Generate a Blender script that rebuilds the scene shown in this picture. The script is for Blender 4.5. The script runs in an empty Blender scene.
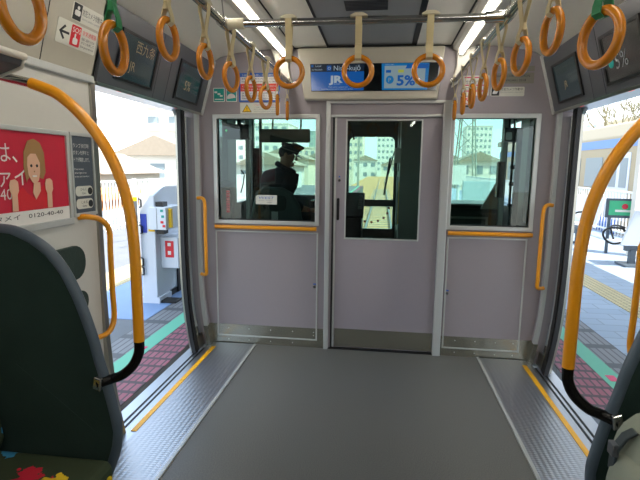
import bpy, bmesh, math, random
from mathutils import Vector, Matrix
random.seed(7)
PI = math.pi
SC = bpy.context.scene
COL = SC.collection

# ------------------------------------------------------------------ camera, sky, sun, exposure
YAW, PITCH, ROLL, FPX = 0.128223, 0.151282, 0.0118458, 476.3
cam_d = bpy.data.cameras.new('camera'); cam = bpy.data.objects.new('camera', cam_d); COL.objects.link(cam)
fw = Vector((-math.sin(YAW)*math.cos(PITCH), math.cos(YAW)*math.cos(PITCH), -math.sin(PITCH)))
rt = Vector((math.cos(YAW), math.sin(YAW), 0)); up = rt.cross(fw)
r2 = math.cos(ROLL)*rt + math.sin(ROLL)*up; u2 = -math.sin(ROLL)*rt + math.cos(ROLL)*up
cam.matrix_world = Matrix(((r2.x, u2.x, -fw.x, 0.11), (r2.y, u2.y, -fw.y, 0), (r2.z, u2.z, -fw.z, 1.43), (0, 0, 0, 1)))
cam_d.sensor_width = 36; cam_d.lens = FPX/640*36; cam_d.clip_start = 0.02; cam_d.clip_end = 900
SC.camera = cam

world = bpy.data.worlds.new('sky'); SC.world = world; world.use_nodes = True
nt = world.node_tree; nt.nodes.clear()
wo = nt.nodes.new('ShaderNodeOutputWorld'); bg = nt.nodes.new('ShaderNodeBackground')
tc = nt.nodes.new('ShaderNodeTexCoord'); sp = nt.nodes.new('ShaderNodeSeparateXYZ'); cr = nt.nodes.new('ShaderNodeValToRGB')
nz = nt.nodes.new('ShaderNodeTexNoise'); nz.inputs['Scale'].default_value = 3.0; nz.inputs['Detail'].default_value = 6
mixc = nt.nodes.new('ShaderNodeMix'); mixc.data_type = 'RGBA'
cr.color_ramp.elements[0].position = 0.0; cr.color_ramp.elements[0].color = (0.80, 0.90, 0.95, 1)
cr.color_ramp.elements[1].position = 0.5; cr.color_ramp.elements[1].color = (0.48, 0.68, 0.95, 1)
cr2 = nt.nodes.new('ShaderNodeValToRGB'); cr2.color_ramp.elements[0].position = 0.48; cr2.color_ramp.elements[1].position = 0.62
nt.links.new(tc.outputs['Generated'], sp.inputs[0]); nt.links.new(sp.outputs['Z'], cr.inputs[0])
nt.links.new(tc.outputs['Generated'], nz.inputs['Vector']); nt.links.new(nz.outputs[0], cr2.inputs[0])
nt.links.new(cr2.outputs[0], mixc.inputs['Factor']); nt.links.new(cr.outputs[0], mixc.inputs['A'])
mixc.inputs['B'].default_value = (0.95, 0.97, 1.0, 1)
nt.links.new(mixc.outputs['Result'], bg.inputs['Color']); bg.inputs['Strength'].default_value = 3.6
nt.links.new(bg.outputs[0], wo.inputs[0])

sun_d = bpy.data.lights.new('sun', 'SUN'); sun_d.energy = 15.0; sun_d.angle = 0.01; sun_d.color = (1.0, 0.93, 0.82)
sun = bpy.data.objects.new('sun', sun_d); COL.objects.link(sun)
sun.rotation_euler = Vector((0.50, -0.32, 0.85)).to_track_quat('Z', 'Y').to_euler()

vs = SC.view_settings; vs.view_transform = 'Standard'; vs.look = 'None'; vs.exposure = -0.35; vs.gamma = 1; vs.use_curve_mapping = False

# ------------------------------------------------------------------ materials
def lin(h):
    h = h.lstrip('#'); v = [int(h[i:i+2], 16)/255 for i in (0, 2, 4)]
    return tuple((x/12.92 if x <= .04045 else ((x+.055)/1.055)**2.4) for x in v) + (1,)
MATS = {}
def mat(name, col, rough=.5, metal=0., spec=.5, emit=0., noise=0., nscale=40., bump=0., bscale=80.):
    if name in MATS: return MATS[name]
    m = bpy.data.materials.new(name); m.use_nodes = True; t = m.node_tree; p = t.nodes['Principled BSDF']
    c = lin(col) if isinstance(col, str) else col
    p.inputs['Base Color'].default_value = c; p.inputs['Roughness'].default_value = rough; p.inputs['Metallic'].default_value = metal
    p.inputs['Specular IOR Level'].default_value = spec
    if emit:
        p.inputs['Emission Color'].default_value = c; p.inputs['Emission Strength'].default_value = emit
    co = t.nodes.new('ShaderNodeTexCoord')
    n = t.nodes.new('ShaderNodeTexNoise'); n.inputs['Scale'].default_value = nscale; n.inputs['Detail'].default_value = 3
    t.links.new(co.outputs['Object'], n.inputs['Vector'])
    mr = t.nodes.new('ShaderNodeMapRange'); mr.inputs['To Min'].default_value = 1-max(noise, .02); mr.inputs['To Max'].default_value = 1+max(noise, .02)
    t.links.new(n.outputs[0], mr.inputs[0])
    if not emit:
        mx = t.nodes.new('ShaderNodeVectorMath'); mx.operation = 'SCALE'; mx.inputs[0].default_value = c[:3]
        t.links.new(mr.outputs[0], mx.inputs['Scale']); t.links.new(mx.outputs[0], p.inputs['Base Color'])
    if bump:
        n2 = t.nodes.new('ShaderNodeTexNoise'); n2.inputs['Scale'].default_value = bscale
        b = t.nodes.new('ShaderNodeBump'); b.inputs['Strength'].default_value = bump; b.inputs['Distance'].default_value = .01
        t.links.new(co.outputs['Object'], n2.inputs['Vector']); t.links.new(n2.outputs[0], b.inputs['Height']); t.links.new(b.outputs[0], p.inputs['Normal'])
    MATS[name] = m; return m
def glass(name, tint, gloss=.08, rough=.02):
    m = bpy.data.materials.new(name); m.use_nodes = True; t = m.node_tree; t.nodes.clear()
    o = t.nodes.new('ShaderNodeOutputMaterial'); tr = t.nodes.new('ShaderNodeBsdfTransparent'); gl = t.nodes.new('ShaderNodeBsdfGlossy')
    fr = t.nodes.new('ShaderNodeFresnel'); fr.inputs['IOR'].default_value = 1.45
    mm = t.nodes.new('ShaderNodeMath'); mm.operation = 'MULTIPLY'; mm.inputs[1].default_value = gloss/.04
    mx = t.nodes.new('ShaderNodeMixShader'); tr.inputs['Color'].default_value = (*tint, 1); gl.inputs['Roughness'].default_value = rough
    gl.inputs['Color'].default_value = (1, 1, 1, 1)
    t.links.new(fr.outputs[0], mm.inputs[0]); t.links.new(mm.outputs[0], mx.inputs[0]); t.links.new(tr.outputs[0], mx.inputs[1]); t.links.new(gl.outputs[0], mx.inputs[2]); t.links.new(mx.outputs[0], o.inputs[0])
    MATS[name] = m; return m

M = {}
M['endwall'] = mat('wall_mauve_grey', '#958d91', .42, noise=.02)
M['door'] = mat('door_mauve_grey', '#989096', .40)
M['frame'] = mat('frame_pale_grey', '#c3c5c2', .35, metal=.3)
M['white'] = mat('panel_off_white', '#b5af9f', .45)
M['wallw'] = mat('side_wall_white', '#cdcac2', .45)
M['ceil'] = mat('ceiling_pale', '#dad5c9', .5)
M['ceild'] = mat('ceiling_mesh_grey', '#8f9090', .6, noise=.2, nscale=300)
M['seam'] = mat('seam_black', '#0a0a0b', .6)
M['vent'] = mat('vent_dark', '#35363a', .6)
M['steel'] = mat('stainless_steel', '#a9a8a0', .28, metal=1., noise=.06, nscale=12)
M['brush'] = mat('brushed_kick_plate', '#a09e90', .27, metal=.8, noise=.12, nscale=6)
M['chrome'] = mat('polished_tube', '#c9c9c6', .14, metal=1.)
M['alu'] = mat('aluminium_sill', '#b8bcc2', .3, metal=.9)
M['orange'] = mat('orange_plastic_ring', '#c97a12', .2, spec=.6)
M['oranger'] = mat('orange_coated_tube', '#e79716', .3, spec=.5)
M['belt'] = mat('beige_strap', '#cdbd93', .7)
M['clip'] = mat('beige_clip', '#cfc6ab', .5)
M['green'] = mat('green_strap', '#1f7d4a', .6)
M['dark'] = mat('dark_panel', '#4b4d52', .35)
M['rubber'] = mat('black_rubber', '#16181b', .5)
M['black'] = mat('black_plastic', '#0c0d0f', .4)
M['cab'] = mat('cab_dark_grey', '#3f4846', .5)
M['cabl'] = mat('cab_mid_grey', '#9aa29b', .5)
M['slate'] = mat('slate_trim', '#48545f', .40)
M['blacktube'] = mat('dark_tube', '#1d1c1b', .22, metal=.6)
M['sticker'] = mat('sticker_white', '#d8d6ca', .5)
M['ink'] = mat('ink_black', '#1c1d20', .5)
M['red'] = mat('ink_red', '#d8232f', .5)
M['blue'] = mat('ink_blue', '#2a5fb4', .5)
M['teal'] = mat('ink_teal', '#1d9a8e', .5)
M['pink'] = mat('ink_pink', '#d23a68', .5)
M['yellow'] = mat('ink_yellow', '#e9b913', .5)
M['stripe'] = mat('yellow_stripe', '#f0ae10', .45)
M['lamp'] = mat('lamp_tube', (1.0, .95, .86, 1), emit=34.)
M['scrblack'] = mat('screen_black', '#0b1013', .12)
M['padgreen'] = mat('dark_green_pad', '#22352e', .6, bump=.2)
M['uniform'] = mat('uniform_navy', '#20242b', .8)
M['skin'] = mat('skin', '#b98b70', .5)
M['hair'] = mat('hair_dark', '#15110f', .6)
M['gsticker'] = mat('sign_slate', '#48505a', .45)
M['pubred'] = mat('poster_red', '#c7213c', .4)
M['pubhair'] = mat('poster_hair', '#a07a4a', .5)
M['pubskin'] = mat('poster_skin', '#e0b194', .5)
M['pubwhite'] = mat('poster_white', '#e6e2dc', .5)
M['inkgrey'] = mat('ink_grey', '#8b8d90', .5)
M['plate'] = mat('maker_plate', '#8e8b7f', .45, metal=.5)
glass('partition_glass', (.70, .80, .77), .045); glass('window_glass', (.90, .95, .93), .08); glass('windscreen_glass', (.80, .93, .88), .06)
glass('door_leaf_glass', (.62, .70, .72), .2)

def emis(name, col, s, back='#101418'):
    m = bpy.data.materials.new(name); m.use_nodes = True; p = m.node_tree.nodes['Principled BSDF']
    p.inputs['Base Color'].default_value = lin(back); p.inputs['Roughness'].default_value = .15
    p.inputs['Emission Color'].default_value = lin(col); p.inputs['Emission Strength'].default_value = s
    MATS[name] = m; return m
E_ = dict(sblue=emis('lcd_blue', '#0a6fd0', .5), scyan=emis('lcd_cyan', '#1a90dc', .5), swhite=emis('lcd_white', '#b9d3dc', .45),
          snavy=emis('lcd_navy', '#1c2a3c', .6), stext=emis('lcd_text', '#cfe0ea', .55), syellow=emis('lcd_yellow', '#c9d15a', .6),
          sdim=emis('lcd_dim_teal', '#3f5558', .30), sdim2=emis('lcd_dim_brown', '#5a5850', .25), sdimt=emis('lcd_dim_text', '#b59f78', .45),
          redled=emis('door_lamp_red', '#ff1818', 1.6), greenled=emis('led_green', '#20e070', 1.5), redscr=emis('meter_red', '#c02030', 1.0))

# seat moquette: dark green cloth with scattered coloured motifs
def moquette():
    m = bpy.data.materials.new('seat_moquette'); m.use_nodes = True; t = m.node_tree; p = t.nodes['Principled BSDF']
    p.inputs['Roughness'].default_value = .95; p.inputs['Specular IOR Level'].default_value = .1
    co = t.nodes.new('ShaderNodeTexCoord'); wn = t.nodes.new('ShaderNodeTexNoise'); wn.inputs['Scale'].default_value = 28
    ad = t.nodes.new('ShaderNodeMix'); ad.data_type = 'VECTOR'; ad.inputs['Factor'].default_value = .09
    vo = t.nodes.new('ShaderNodeTexVoronoi'); vo.inputs['Scale'].default_value = 8; vo.inputs['Randomness'].default_value = .6
    t.links.new(co.outputs['Object'], wn.inputs['Vector']); t.links.new(co.outputs['Object'], ad.inputs['A']); t.links.new(wn.outputs['Color'], ad.inputs['B'])
    t.links.new(ad.outputs['Result'], vo.inputs['Vector'])
    lt = t.nodes.new('ShaderNodeMath'); lt.operation = 'LESS_THAN'; lt.inputs[1].default_value = .36; t.links.new(vo.outputs['Distance'], lt.inputs[0])
    sx = t.nodes.new('ShaderNodeSeparateColor'); t.links.new(vo.outputs['Color'], sx.inputs[0])
    rp = t.nodes.new('ShaderNodeValToRGB'); rp.color_ramp.interpolation = 'CONSTANT'
    cs = ['#c22a3c', '#4fa04a', '#d3b32a', '#3d86b0', '#c22a3c']
    e = rp.color_ramp.elements; e[0].color = lin(cs[0]); e[1].position = .25; e[1].color = lin(cs[1])
    for i, k in ((.5, 2), (.72, 3), (.9, 4)):
        q = e.new(i); q.color = lin(cs[k])
    t.links.new(sx.outputs[0], rp.inputs[0])
    mx = t.nodes.new('ShaderNodeMix'); mx.data_type = 'RGBA'; mx.inputs['A'].default_value = lin('#3b4433')
    t.links.new(lt.outputs[0], mx.inputs['Factor']); t.links.new(rp.outputs[0], mx.inputs['B']); t.links.new(mx.outputs['Result'], p.inputs['Base Color'])
    return m
M['moq'] = moquette()
def cloth(name, c1, c2):
    m = mat(name, c1, .95, spec=.1, noise=.3, nscale=5, bump=.15, bscale=300); return m
M['board'] = cloth('board_dark_green', '#2b3a35', '#141d1b')

def floor_mat():
    m = bpy.data.materials.new('floor_speckled'); m.use_nodes = True; t = m.node_tree; p = t.nodes['Principled BSDF']
    co = t.nodes.new('ShaderNodeTexCoord'); n = t.nodes.new('ShaderNodeTexNoise'); n.inputs['Scale'].default_value = 210; n.inputs['Detail'].default_value = 2
    r = t.nodes.new('ShaderNodeValToRGB'); r.color_ramp.elements[0].position = .35; r.color_ramp.elements[0].color = lin('#525353'); r.color_ramp.elements[1].position = .68; r.color_ramp.elements[1].color = lin('#83837d')
    t.links.new(co.outputs['Object'], n.inputs['Vector']); t.links.new(n.outputs[0], r.inputs[0]); t.links.new(r.outputs[0], p.inputs['Base Color'])
    p.inputs['Roughness'].default_value = .42; p.inputs['Specular IOR Level'].default_value = .45
    return m
M['floor'] = floor_mat()

def chequer():
    m = bpy.data.materials.new('threshold_chequer'); m.use_nodes = True; t = m.node_tree; p = t.nodes['Principled BSDF']
    p.inputs['Metallic'].default_value = .9; p.inputs['Roughness'].default_value = .36; p.inputs['Base Color'].default_value = lin('#adb0b6')
    co = t.nodes.new('ShaderNodeTexCoord'); mp = t.nodes.new('ShaderNodeMapping'); mp.inputs['Scale'].default_value = (36, 60, 1)
    w = t.nodes.new('ShaderNodeTexVoronoi'); w.inputs['Scale'].default_value = 1; w.inputs['Randomness'].default_value = .12
    b = t.nodes.new('ShaderNodeBump'); b.inputs['Strength'].default_value = .5; b.inputs['Distance'].default_value = .004; b.invert = True
    t.links.new(co.outputs['Object'], mp.inputs[0]); t.links.new(mp.outputs[0], w.inputs['Vector']); t.links.new(w.outputs['Distance'], b.inputs['Height']); t.links.new(b.outputs[0], p.inputs['Normal'])
    return m
M['chequer'] = chequer()

def bricks(name, c1, c2, mortar, sx, sy, msize=.02, off=.5, rough=.6, w=.5, h=.25):
    m = bpy.data.materials.new(name); m.use_nodes = True; t = m.node_tree; p = t.nodes['Principled BSDF']; p.inputs['Roughness'].default_value = rough
    co = t.nodes.new('ShaderNodeTexCoord'); mp = t.nodes.new('ShaderNodeMapping'); mp.inputs['Scale'].default_value = (sx, sy, 1)
    mp.inputs['Rotation'].default_value = (0, 0, 0)
    b = t.nodes.new('ShaderNodeTexBrick'); b.inputs['Color1'].default_value = lin(c1); b.inputs['Color2'].default_value = lin(c2); b.inputs['Mortar'].default_value = lin(mortar)
    b.inputs['Scale'].default_value = 1; b.inputs['Mortar Size'].default_value = msize; b.offset = off; b.inputs['Brick Width'].default_value = w; b.inputs['Row Height'].default_value = h
    t.links.new(co.outputs['Object'], mp.inputs[0]); t.links.new(mp.outputs[0], b.inputs['Vector']); t.links.new(b.outputs[0], p.inputs['Base Color'])
    return m

# ------------------------------------------------------------------ mesh helpers
class Frame:
    def __init__(s, o, u, v):
        s.o = Vector(o); s.u = Vector(u).normalized(); s.v = Vector(v).normalized(); s.n = s.u.cross(s.v)
    def p(s, a, b, n=0): return s.o + s.u*a + s.v*b + s.n*n
XY = Frame((0, 0, 0), (1, 0, 0), (0, 1, 0))

class MB:
    def __init__(s): s.v = []; s.f = []
    def add(s, vs, fs):
        k = len(s.v); s.v += [Vector(x) for x in vs]; s.f += [tuple(i+k for i in f) for f in fs]; return s
    def box(s, x0, x1, y0, y1, z0, z1):
        v = [(x, y, z) for x in (x0, x1) for y in (y0, y1) for z in (z0, z1)]
        return s.add(v, [(0, 1, 3, 2), (4, 6, 7, 5), (0, 4, 5, 1), (2, 3, 7, 6), (0, 2, 6, 4), (1, 5, 7, 3)])
    def fbox(s, F, u0, u1, v0, v1, n0, n1): return s.prism(F, [(u0, v0), (u1, v0), (u1, v1), (u0, v1)], n0, n1)
    def prism(s, F, pts, n0, n1):
        k = len(pts); v = [F.p(a, b, n0) for a, b in pts] + [F.p(a, b, n1) for a, b in pts]
        fs = [tuple(range(k))[::-1], tuple(range(k, 2*k))] + [(i, (i+1) % k, (i+1) % k+k, i+k) for i in range(k)]
        return s.add(v, fs)
    def tube(s, path, r, n=10, closed=False, flat=None, cap=True):
        P = [Vector(p) for p in path]; m = len(P); ring0 = len(s.v); prev = None; vs_ = []
        for i in range(m):
            a = P[(i-1) % m] if (closed or i > 0) else P[i]; b = P[(i+1) % m] if (closed or i < m-1) else P[i]
            t = (b-a).normalized()
            if prev is None:
                x = t.orthogonal().normalized() if flat is None else (Vector(flat)-t*Vector(flat).dot(t)).normalized()
            else: x = (prev-t*prev.dot(t)).normalized()
            prev = x; y = t.cross(x); rr = r[i] if isinstance(r, (list, tuple)) else r
            vs_ += [P[i]+(x*math.cos(2*PI*j/n)+y*math.sin(2*PI*j/n))*rr for j in range(n)]
        fs = []
        for i in range(m if closed else m-1):
            k = (i+1) % m
            fs += [(i*n+j, i*n+(j+1) % n, k*n+(j+1) % n, k*n+j) for j in range(n)]
        if not closed and cap: fs += [tuple(range(n))[::-1], tuple(range((m-1)*n, m*n))]
        return s.add(vs_, fs)
    def cyl(s, p0, p1, r, n=16): return s.tube([p0, p1], r, n)
    def ribbon(s, path, wv, w, th, tv):
        # flat belt: cross-section w along wv, thickness th along tv
        wv = Vector(wv)*w/2; tv = Vector(tv)*th/2; n = len(path); vs_ = []
        for p in path:
            p = Vector(p); vs_ += [p-wv-tv, p+wv-tv, p+wv+tv, p-wv+tv]
        fs = [(i*4+j, i*4+(j+1) % 4, i*4+4+(j+1) % 4, i*4+4+j) for i in range(n-1) for j in range(4)] + [(3, 2, 1, 0), tuple(range(4*n-4, 4*n))]
        return s.add(vs_, fs)
    def ell(s, c, r, n=16, m=10, flatbottom=None):
        c = Vector(c); vs_ = []; fs = []
        for i in range(m+1):
            th = PI*i/m
            for j in range(n):
                ph = 2*PI*j/n; vs_.append(c+Vector((r[0]*math.sin(th)*math.cos(ph), r[1]*math.sin(th)*math.sin(ph), r[2]*math.cos(th))))
        for i in range(m):
            for j in range(n): fs.append((i*n+j, (i+1)*n+j, (i+1)*n+(j+1) % n, i*n+(j+1) % n))
        return s.add(vs_, fs)
    def build(s, name, m, parent=None, smooth=False, bevel=0, seg=2, subsurf=0, wn=False):
        me = bpy.data.meshes.new(name); off = parent_loc(parent)
        me.from_pydata([tuple(v-off) for v in s.v], [], s.f); 
        bm = bmesh.new(); bm.from_mesh(me)
        bmesh.ops.remove_doubles(bm, verts=bm.verts, dist=1e-6); bmesh.ops.recalc_face_normals(bm, faces=bm.faces)
        bm.to_mesh(me); bm.free()
        me.materials.append(M[m] if m in M else (E_[m] if m in E_ else MATS[m]))
        o = bpy.data.objects.new(name, me); COL.objects.link(o)
        if parent: o.parent = parent
        if smooth:
            for p in me.polygons: p.use_smooth = True
            if smooth == 'auto':
                try: me.set_sharp_from_angle(angle=.7)
                except Exception: pass
        if bevel:
            b = o.modifiers.new('bevel', 'BEVEL'); b.width = bevel; b.segments = seg; b.limit_method = 'ANGLE'; b.angle_limit = .6
        if subsurf:
            q = o.modifiers.new('sub', 'SUBSURF'); q.levels = subsurf; q.render_levels = subsurf
        return o
def parent_loc(o):
    v = Vector((0, 0, 0))
    while o is not None: v += o.location; o = o.parent
    return v
def tag(o, label=None, cat=None, group=None, kind=None):
    if label: o['label'] = label
    if cat: o['category'] = cat
    if group: o['group'] = group
    if kind: o['kind'] = kind
    return o
def empty(name, loc, label, cat, group=None):
    o = bpy.data.objects.new(name, None); COL.objects.link(o); o.location = loc; o.empty_display_size = .1
    return tag(o, label, cat, group)
def structure(o): o['kind'] = 'structure'; return o
def copy_tree(o, parent=None):
    c = o.copy(); COL.objects.link(c); c.parent = parent
    for ch in o.children: copy_tree(ch, c)
    return c
def rrect(u0, u1, v0, v1, r, n=4):
    pts = []
    for cx, cy, a0 in ((u1-r, v0+r, -PI/2), (u1-r, v1-r, 0), (u0+r, v1-r, PI/2), (u0+r, v0+r, PI)):
        pts += [(cx+r*math.cos(a0+PI/2*i/n), cy+r*math.sin(a0+PI/2*i/n)) for i in range(n+1)]
    return pts
def circ(u, v, r, n=16): return [(u+r*math.cos(2*PI*i/n), v+r*math.sin(2*PI*i/n)) for i in range(n)]
def grid_wall(mb, F, us, vs_, holes, n0, n1):
    U = sorted(set(list(us)+[h[0] for h in holes]+[h[1] for h in holes])); V = sorted(set(list(vs_)+[h[2] for h in holes]+[h[3] for h in holes]))
    for i in range(len(U)-1):
        for j in range(len(V)-1):
            a, b = (U[i]+U[i+1])/2, (V[j]+V[j+1])/2
            if any(h[0] < a < h[1] and h[2] < b < h[3] for h in holes): continue
            mb.fbox(F, U[i], U[i+1], V[j], V[j+1], n0, n1)
    return mb
def text(name, body, F, u, v, size, m, parent, n=.003, width=None, align='LEFT', shear=0, bold=0):
    cu = bpy.data.curves.new(name, 'FONT'); cu.body = body; cu.size = size; cu.align_x = align; cu.shear = shear; cu.offset = bold; cu.resolution_u = 2
    t = bpy.data.objects.new('tmp', cu); COL.objects.link(t)
    bpy.context.view_layer.update()
    me = bpy.data.meshes.new_from_object(t.evaluated_get(bpy.context.evaluated_depsgraph_get()))
    bpy.data.objects.remove(t); 
    xs = [q.co.x for q in me.vertices]
    if not xs: return None
    sx = 1
    if width: sx = width/max(1e-4, max(xs)-min(xs))
    off = parent_loc(parent)
    for q in me.vertices: q.co = F.p(u+q.co.x*sx, v+q.co.y, n+q.co.z) - off
    me.materials.clear(); me.materials.append(M[m] if m in M else (E_[m] if m in E_ else MATS[m]))
    o = bpy.data.objects.new(name, me); COL.objects.link(o); o.parent = parent
    return o

FE = Frame((0, 3.62, 0), (1, 0, 0), (0, 0, 1))          # end wall
WX = 1.30
FL = Frame((-WX, 0, 0), (0, 1, 0), (0, 0, 1))
FR = Frame((WX, 0, 0), (0, -1, 0), (0, 0, 1))
FLI = Frame((-1.30, 0, 1.83), (0, 1, 0), (.105, 0, .37))
FLS = Frame(FLI.p(.075, -.012), (0, 1, 0), (.105, 0, .37))
FRI = Frame((1.30, 0, 1.83), (0, -1, 0), (-.105, 0, .37))
PROF = [(0, 1.235), (.16, 1.262), (.32, 1.282), (.5, 1.293), (.75, 1.30), (1.83, 1.30)]
def W(z):
    for (a, b), (c, d) in zip(PROF, PROF[1:]):
        if z <= c: return b+(d-b)*(z-a)/(c-a)
    return PROF[-1][1]
def strip(mb, s, o0, o1, y0, y1, z0=0., z1=1.83, k=14):
    zs = [z0+(z1-z0)*i/k for i in range(k+1)]
    pts = [(s*(W(z)+o0), z) for z in zs] + [(s*(W(z)+o1), z) for z in reversed(zs)]
    F = Frame((0, 0, 0), (1, 0, 0), (0, 0, 1)); return mb.prism(F, pts, -y1, -y0)

YR = -2.6
# ------------------------------------------------------------------ SETTING: the carriage shell
o = structure(MB().box(-.87, .87, YR, 3.66, -.06, 0).build('floor', 'floor'))
m = MB()
for s in (-1, 1):
    x0, x1 = sorted((s*.87, s*1.40)); m.box(x0, x1, YR, 1.42, -.06, 0)
side = structure(m.build('floor_edge', 'floor'))
# end wall with openings
EH = [(-1.165, -.395, 1.012, 1.79), (.615, 1.172, 1.012, 1.79), (-.27, .53, 0, 1.80)]
wall_end = structure(grid_wall(MB(), FE, (-1.30, 1.30), (0, 1.90), EH, -.05, 0).prism(FE, [(-1.30, 1.90), (1.30, 1.90), (1.195, 2.2), (1.1, 2.25), (.9, 2.3), (-.9, 2.3), (-1.1, 2.25), (-1.195, 2.2)], -.05, 0).build('wall_end', 'endwall'))
m = MB().fbox(FE, -1.25, -.302, 0, .158, 0, .004).fbox(FE, .59, 1.25, 0, .155, 0, .004)
kp = m.build('kick_plate', 'brush', wall_end)
m = MB()
for x in (-1.1, -.93, -.75, -.57, -.40, .70, .85, 1.0, 1.13):
    m.prism(FE, circ(x, .03 if x != -.40 else .10, .004, 8), .004, .006).prism(FE, circ(x, .125, .004, 8), .004, .006)
m.build('rivets', 'frame', wall_end)
for a, b in ((-1.194, -.371), (.602, 1.175)):
    pt = grid_wall(MB(), FE, (a, b), (.058, .93), [(a+.012, b-.012, .07, .918)], 0, .007).build('panel_frame', 'frame', wall_end, bevel=.002)
for k, (a, b) in enumerate(((-1.197, -.365), (.583, 1.204))):
    w = structure(grid_wall(MB(), FE, (a, b), (.984, 1.822), [(a+.032, b-.032, 1.014, 1.79)], -.04, .016).build('window_%d' % (k+1), 'frame', bevel=.004))
    MB().fbox(FE, a+.028, b-.028, 1.01, 1.795, -.022, -.016).build('pane', 'partition_glass', w)
    MB().fbox(FE, a+.032, b-.032, 1.014, 1.022, -.01, .0).build('gasket', 'rubber', w)
# posts beside the cab door
structure(MB().fbox(FE, -.318, -.285, 0, 1.9, 0, .03).build('trim_1', 'frame', bevel=.004))
structure(MB().fbox(FE, .53, .588, 0, 1.9, 0, .035).build('trim_2', 'frame', bevel=.005))
structure(MB().fbox(FE, -.285, -.262, 0, 1.80, -.045, -.02).build('trim_3', 'black'))
structure(MB().fbox(FE, -.285, .53, 1.80, 1.818, -.02, .012).build('trim_4', 'frame', bevel=.003))
# sliding cab door
FD = Frame((0, 3.645, 0), (1, 0, 0), (0, 0, 1))
door1 = structure(grid_wall(MB(), FD, (-.255, .54), (.012, 1.805), [(-.165, .385, .895, 1.775)], -.02, .012).build('door_1', 'door'))
MB().fbox(FD, -.255, -.24, .012, 1.80, .012, .018).build('edge_strip', 'frame', door1)
MB().fbox(FD, -.235, .53, .018, .165, .012, .016).build('kick_plate', 'brush', door1)
grid_wall(MB(), FD, (-.172, .392), (.885, 1.785), [(-.162, .382, .895, 1.775)], 0, .018).build('window_frame', 'frame', door1, bevel=.002)
MB().fbox(FD, -.166, .386, .89, 1.78, -.008, -.003).build('pane', 'partition_glass', door1)
h = MB().prism(FD, rrect(-.232, -.212, 1.03, 1.20, .009), .012, .02).build('door_handle', 'black', door1, bevel=.003)
MB().prism(FD, circ(-.215, 1.335, .010), .012, .02).build('lock', 'chrome', door1)
MB().prism(FD, circ(-.215, 1.362, .006), .012, .015).build('lock_mark', 'blue', door1)
MB().box(-.28, .54, 3.61, 3.67, -.005, .008).build('door_sill', 'seam', door1)
for x, z in ((-.395, .50), (.622, .495)):
    lk = MB().prism(FE, circ(x, z, .011), 0, .008).build('panel_lock', 'chrome', wall_end); MB().prism(FE, circ(x, z, .004), .008, .010).build('keyhole', 'ink', lk)
    MB().prism(FE, rrect(x-.012, x+.012, z+.016, z+.026, .003), 0, .002).build('lock_label', 'blue', lk)

# side walls
for s, nm in ((-1, 'left'), (1, 'right')):
    F = FL if s < 0 else FR
    ys = (YR, 2.22) if s < 0 else (-2.22, -YR)
    hol = [(-1.6, 1.05, .95, 1.72)] if s < 0 else [(-1.05, 1.6, .95, 1.72)]
    w = structure(grid_wall(MB(), F, ys, (0, 1.83), hol, -.12, 0).build('wall_%s' % nm, 'wallw'))
    ww = structure(grid_wall(MB(), F, (hol[0][0]-.03, hol[0][1]+.03), (.92, 1.75), [(hol[0][0], hol[0][1], .95, 1.72)], -.03, .012).build('window_%d' % (5 if s < 0 else 6), 'frame', bevel=.004))
    MB().fbox(F, hol[0][0], hol[0][1], .95, 1.72, -.07, -.06).build('pane', 'window_glass', ww)
    FI = FLI if s < 0 else FRI
    # upper sloped panel and ledge
    up = structure(MB().fbox(FI, ys[0], ys[1], 0, .40, -.03, 0).build('wall_%s_upper' % nm, 'white'))
    q = 1 if s < 0 else -1
    MB().fbox(FI, q*1.865, q*1.869, .02, .385, 0, .0015).build('seam', 'seam', up)
    MB().fbox(F, ys[0], ys[1], 1.815, 1.85, 0, .022).build('ledge', 'slate' if 0 else 'frame', up, bevel=.006)
    # near door post trim
    m = MB(); strip(m, s, -.012, .10, 2.20, 2.235); structure(m.build('trim_%d' % (5 if s < 0 else 6), 'steel'))
    # door pocket jamb by the end wall
    m = MB(); strip(m, s, 0, .12, 3.555, 3.62); jb = structure(m.build('wall_%s_jamb' % nm, 'endwall'))
    m = MB(); strip(m, s, -.008, .02, 3.54, 3.575); m.build('jamb_strip', 'frame', jb)
    m = MB(); strip(m, s, -.012, .02, 3.53, 3.62, 0, .158); m.build('kick_plate', 'brush', jb)
    # outer door frame with rounded corner
    m = MB(); strip(m, s, .085, .102, 3.385, 3.43, 0, 1.86); strip(m, s, .085, .102, 2.1, 2.235)
    xx = s*(WX+.11)
    FF = Frame((s*(WX+.085), 0, 0), (0, 1, 0), (0, 0, 1))
    c = [(3.40, 1.86), (3.40, 1.72)] + [(3.40-.10+.10*math.cos(a), 1.74+.10*math.sin(a)) for a in [PI/2*i/6 for i in range(7)]] + [(3.30, 1.86)]
    m.prism(FF, c, 0, s*.02 if FF.n.x > 0 else -s*.02)
    fr = structure(m.build('trim_%d' % (7 if s < 0 else 8), 'steel', smooth='auto'))
    # lintel
    x0, x1 = sorted((s*(WX-.005), s*(WX+.16)))
    lt = structure(MB().box(x0, x1, 2.2, 3.62, 1.828, 1.85).build('trim_%d' % (9 if s < 0 else 10), 'alu'))
    for y in (2.50, 2.62, 3.22):
        a, b = sorted((s*(WX-.006), s*(WX+.02))); MB().box(a, b, y-.025, y+.025, 1.822, 1.832).build('warning_lamp', 'redled', lt)
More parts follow.
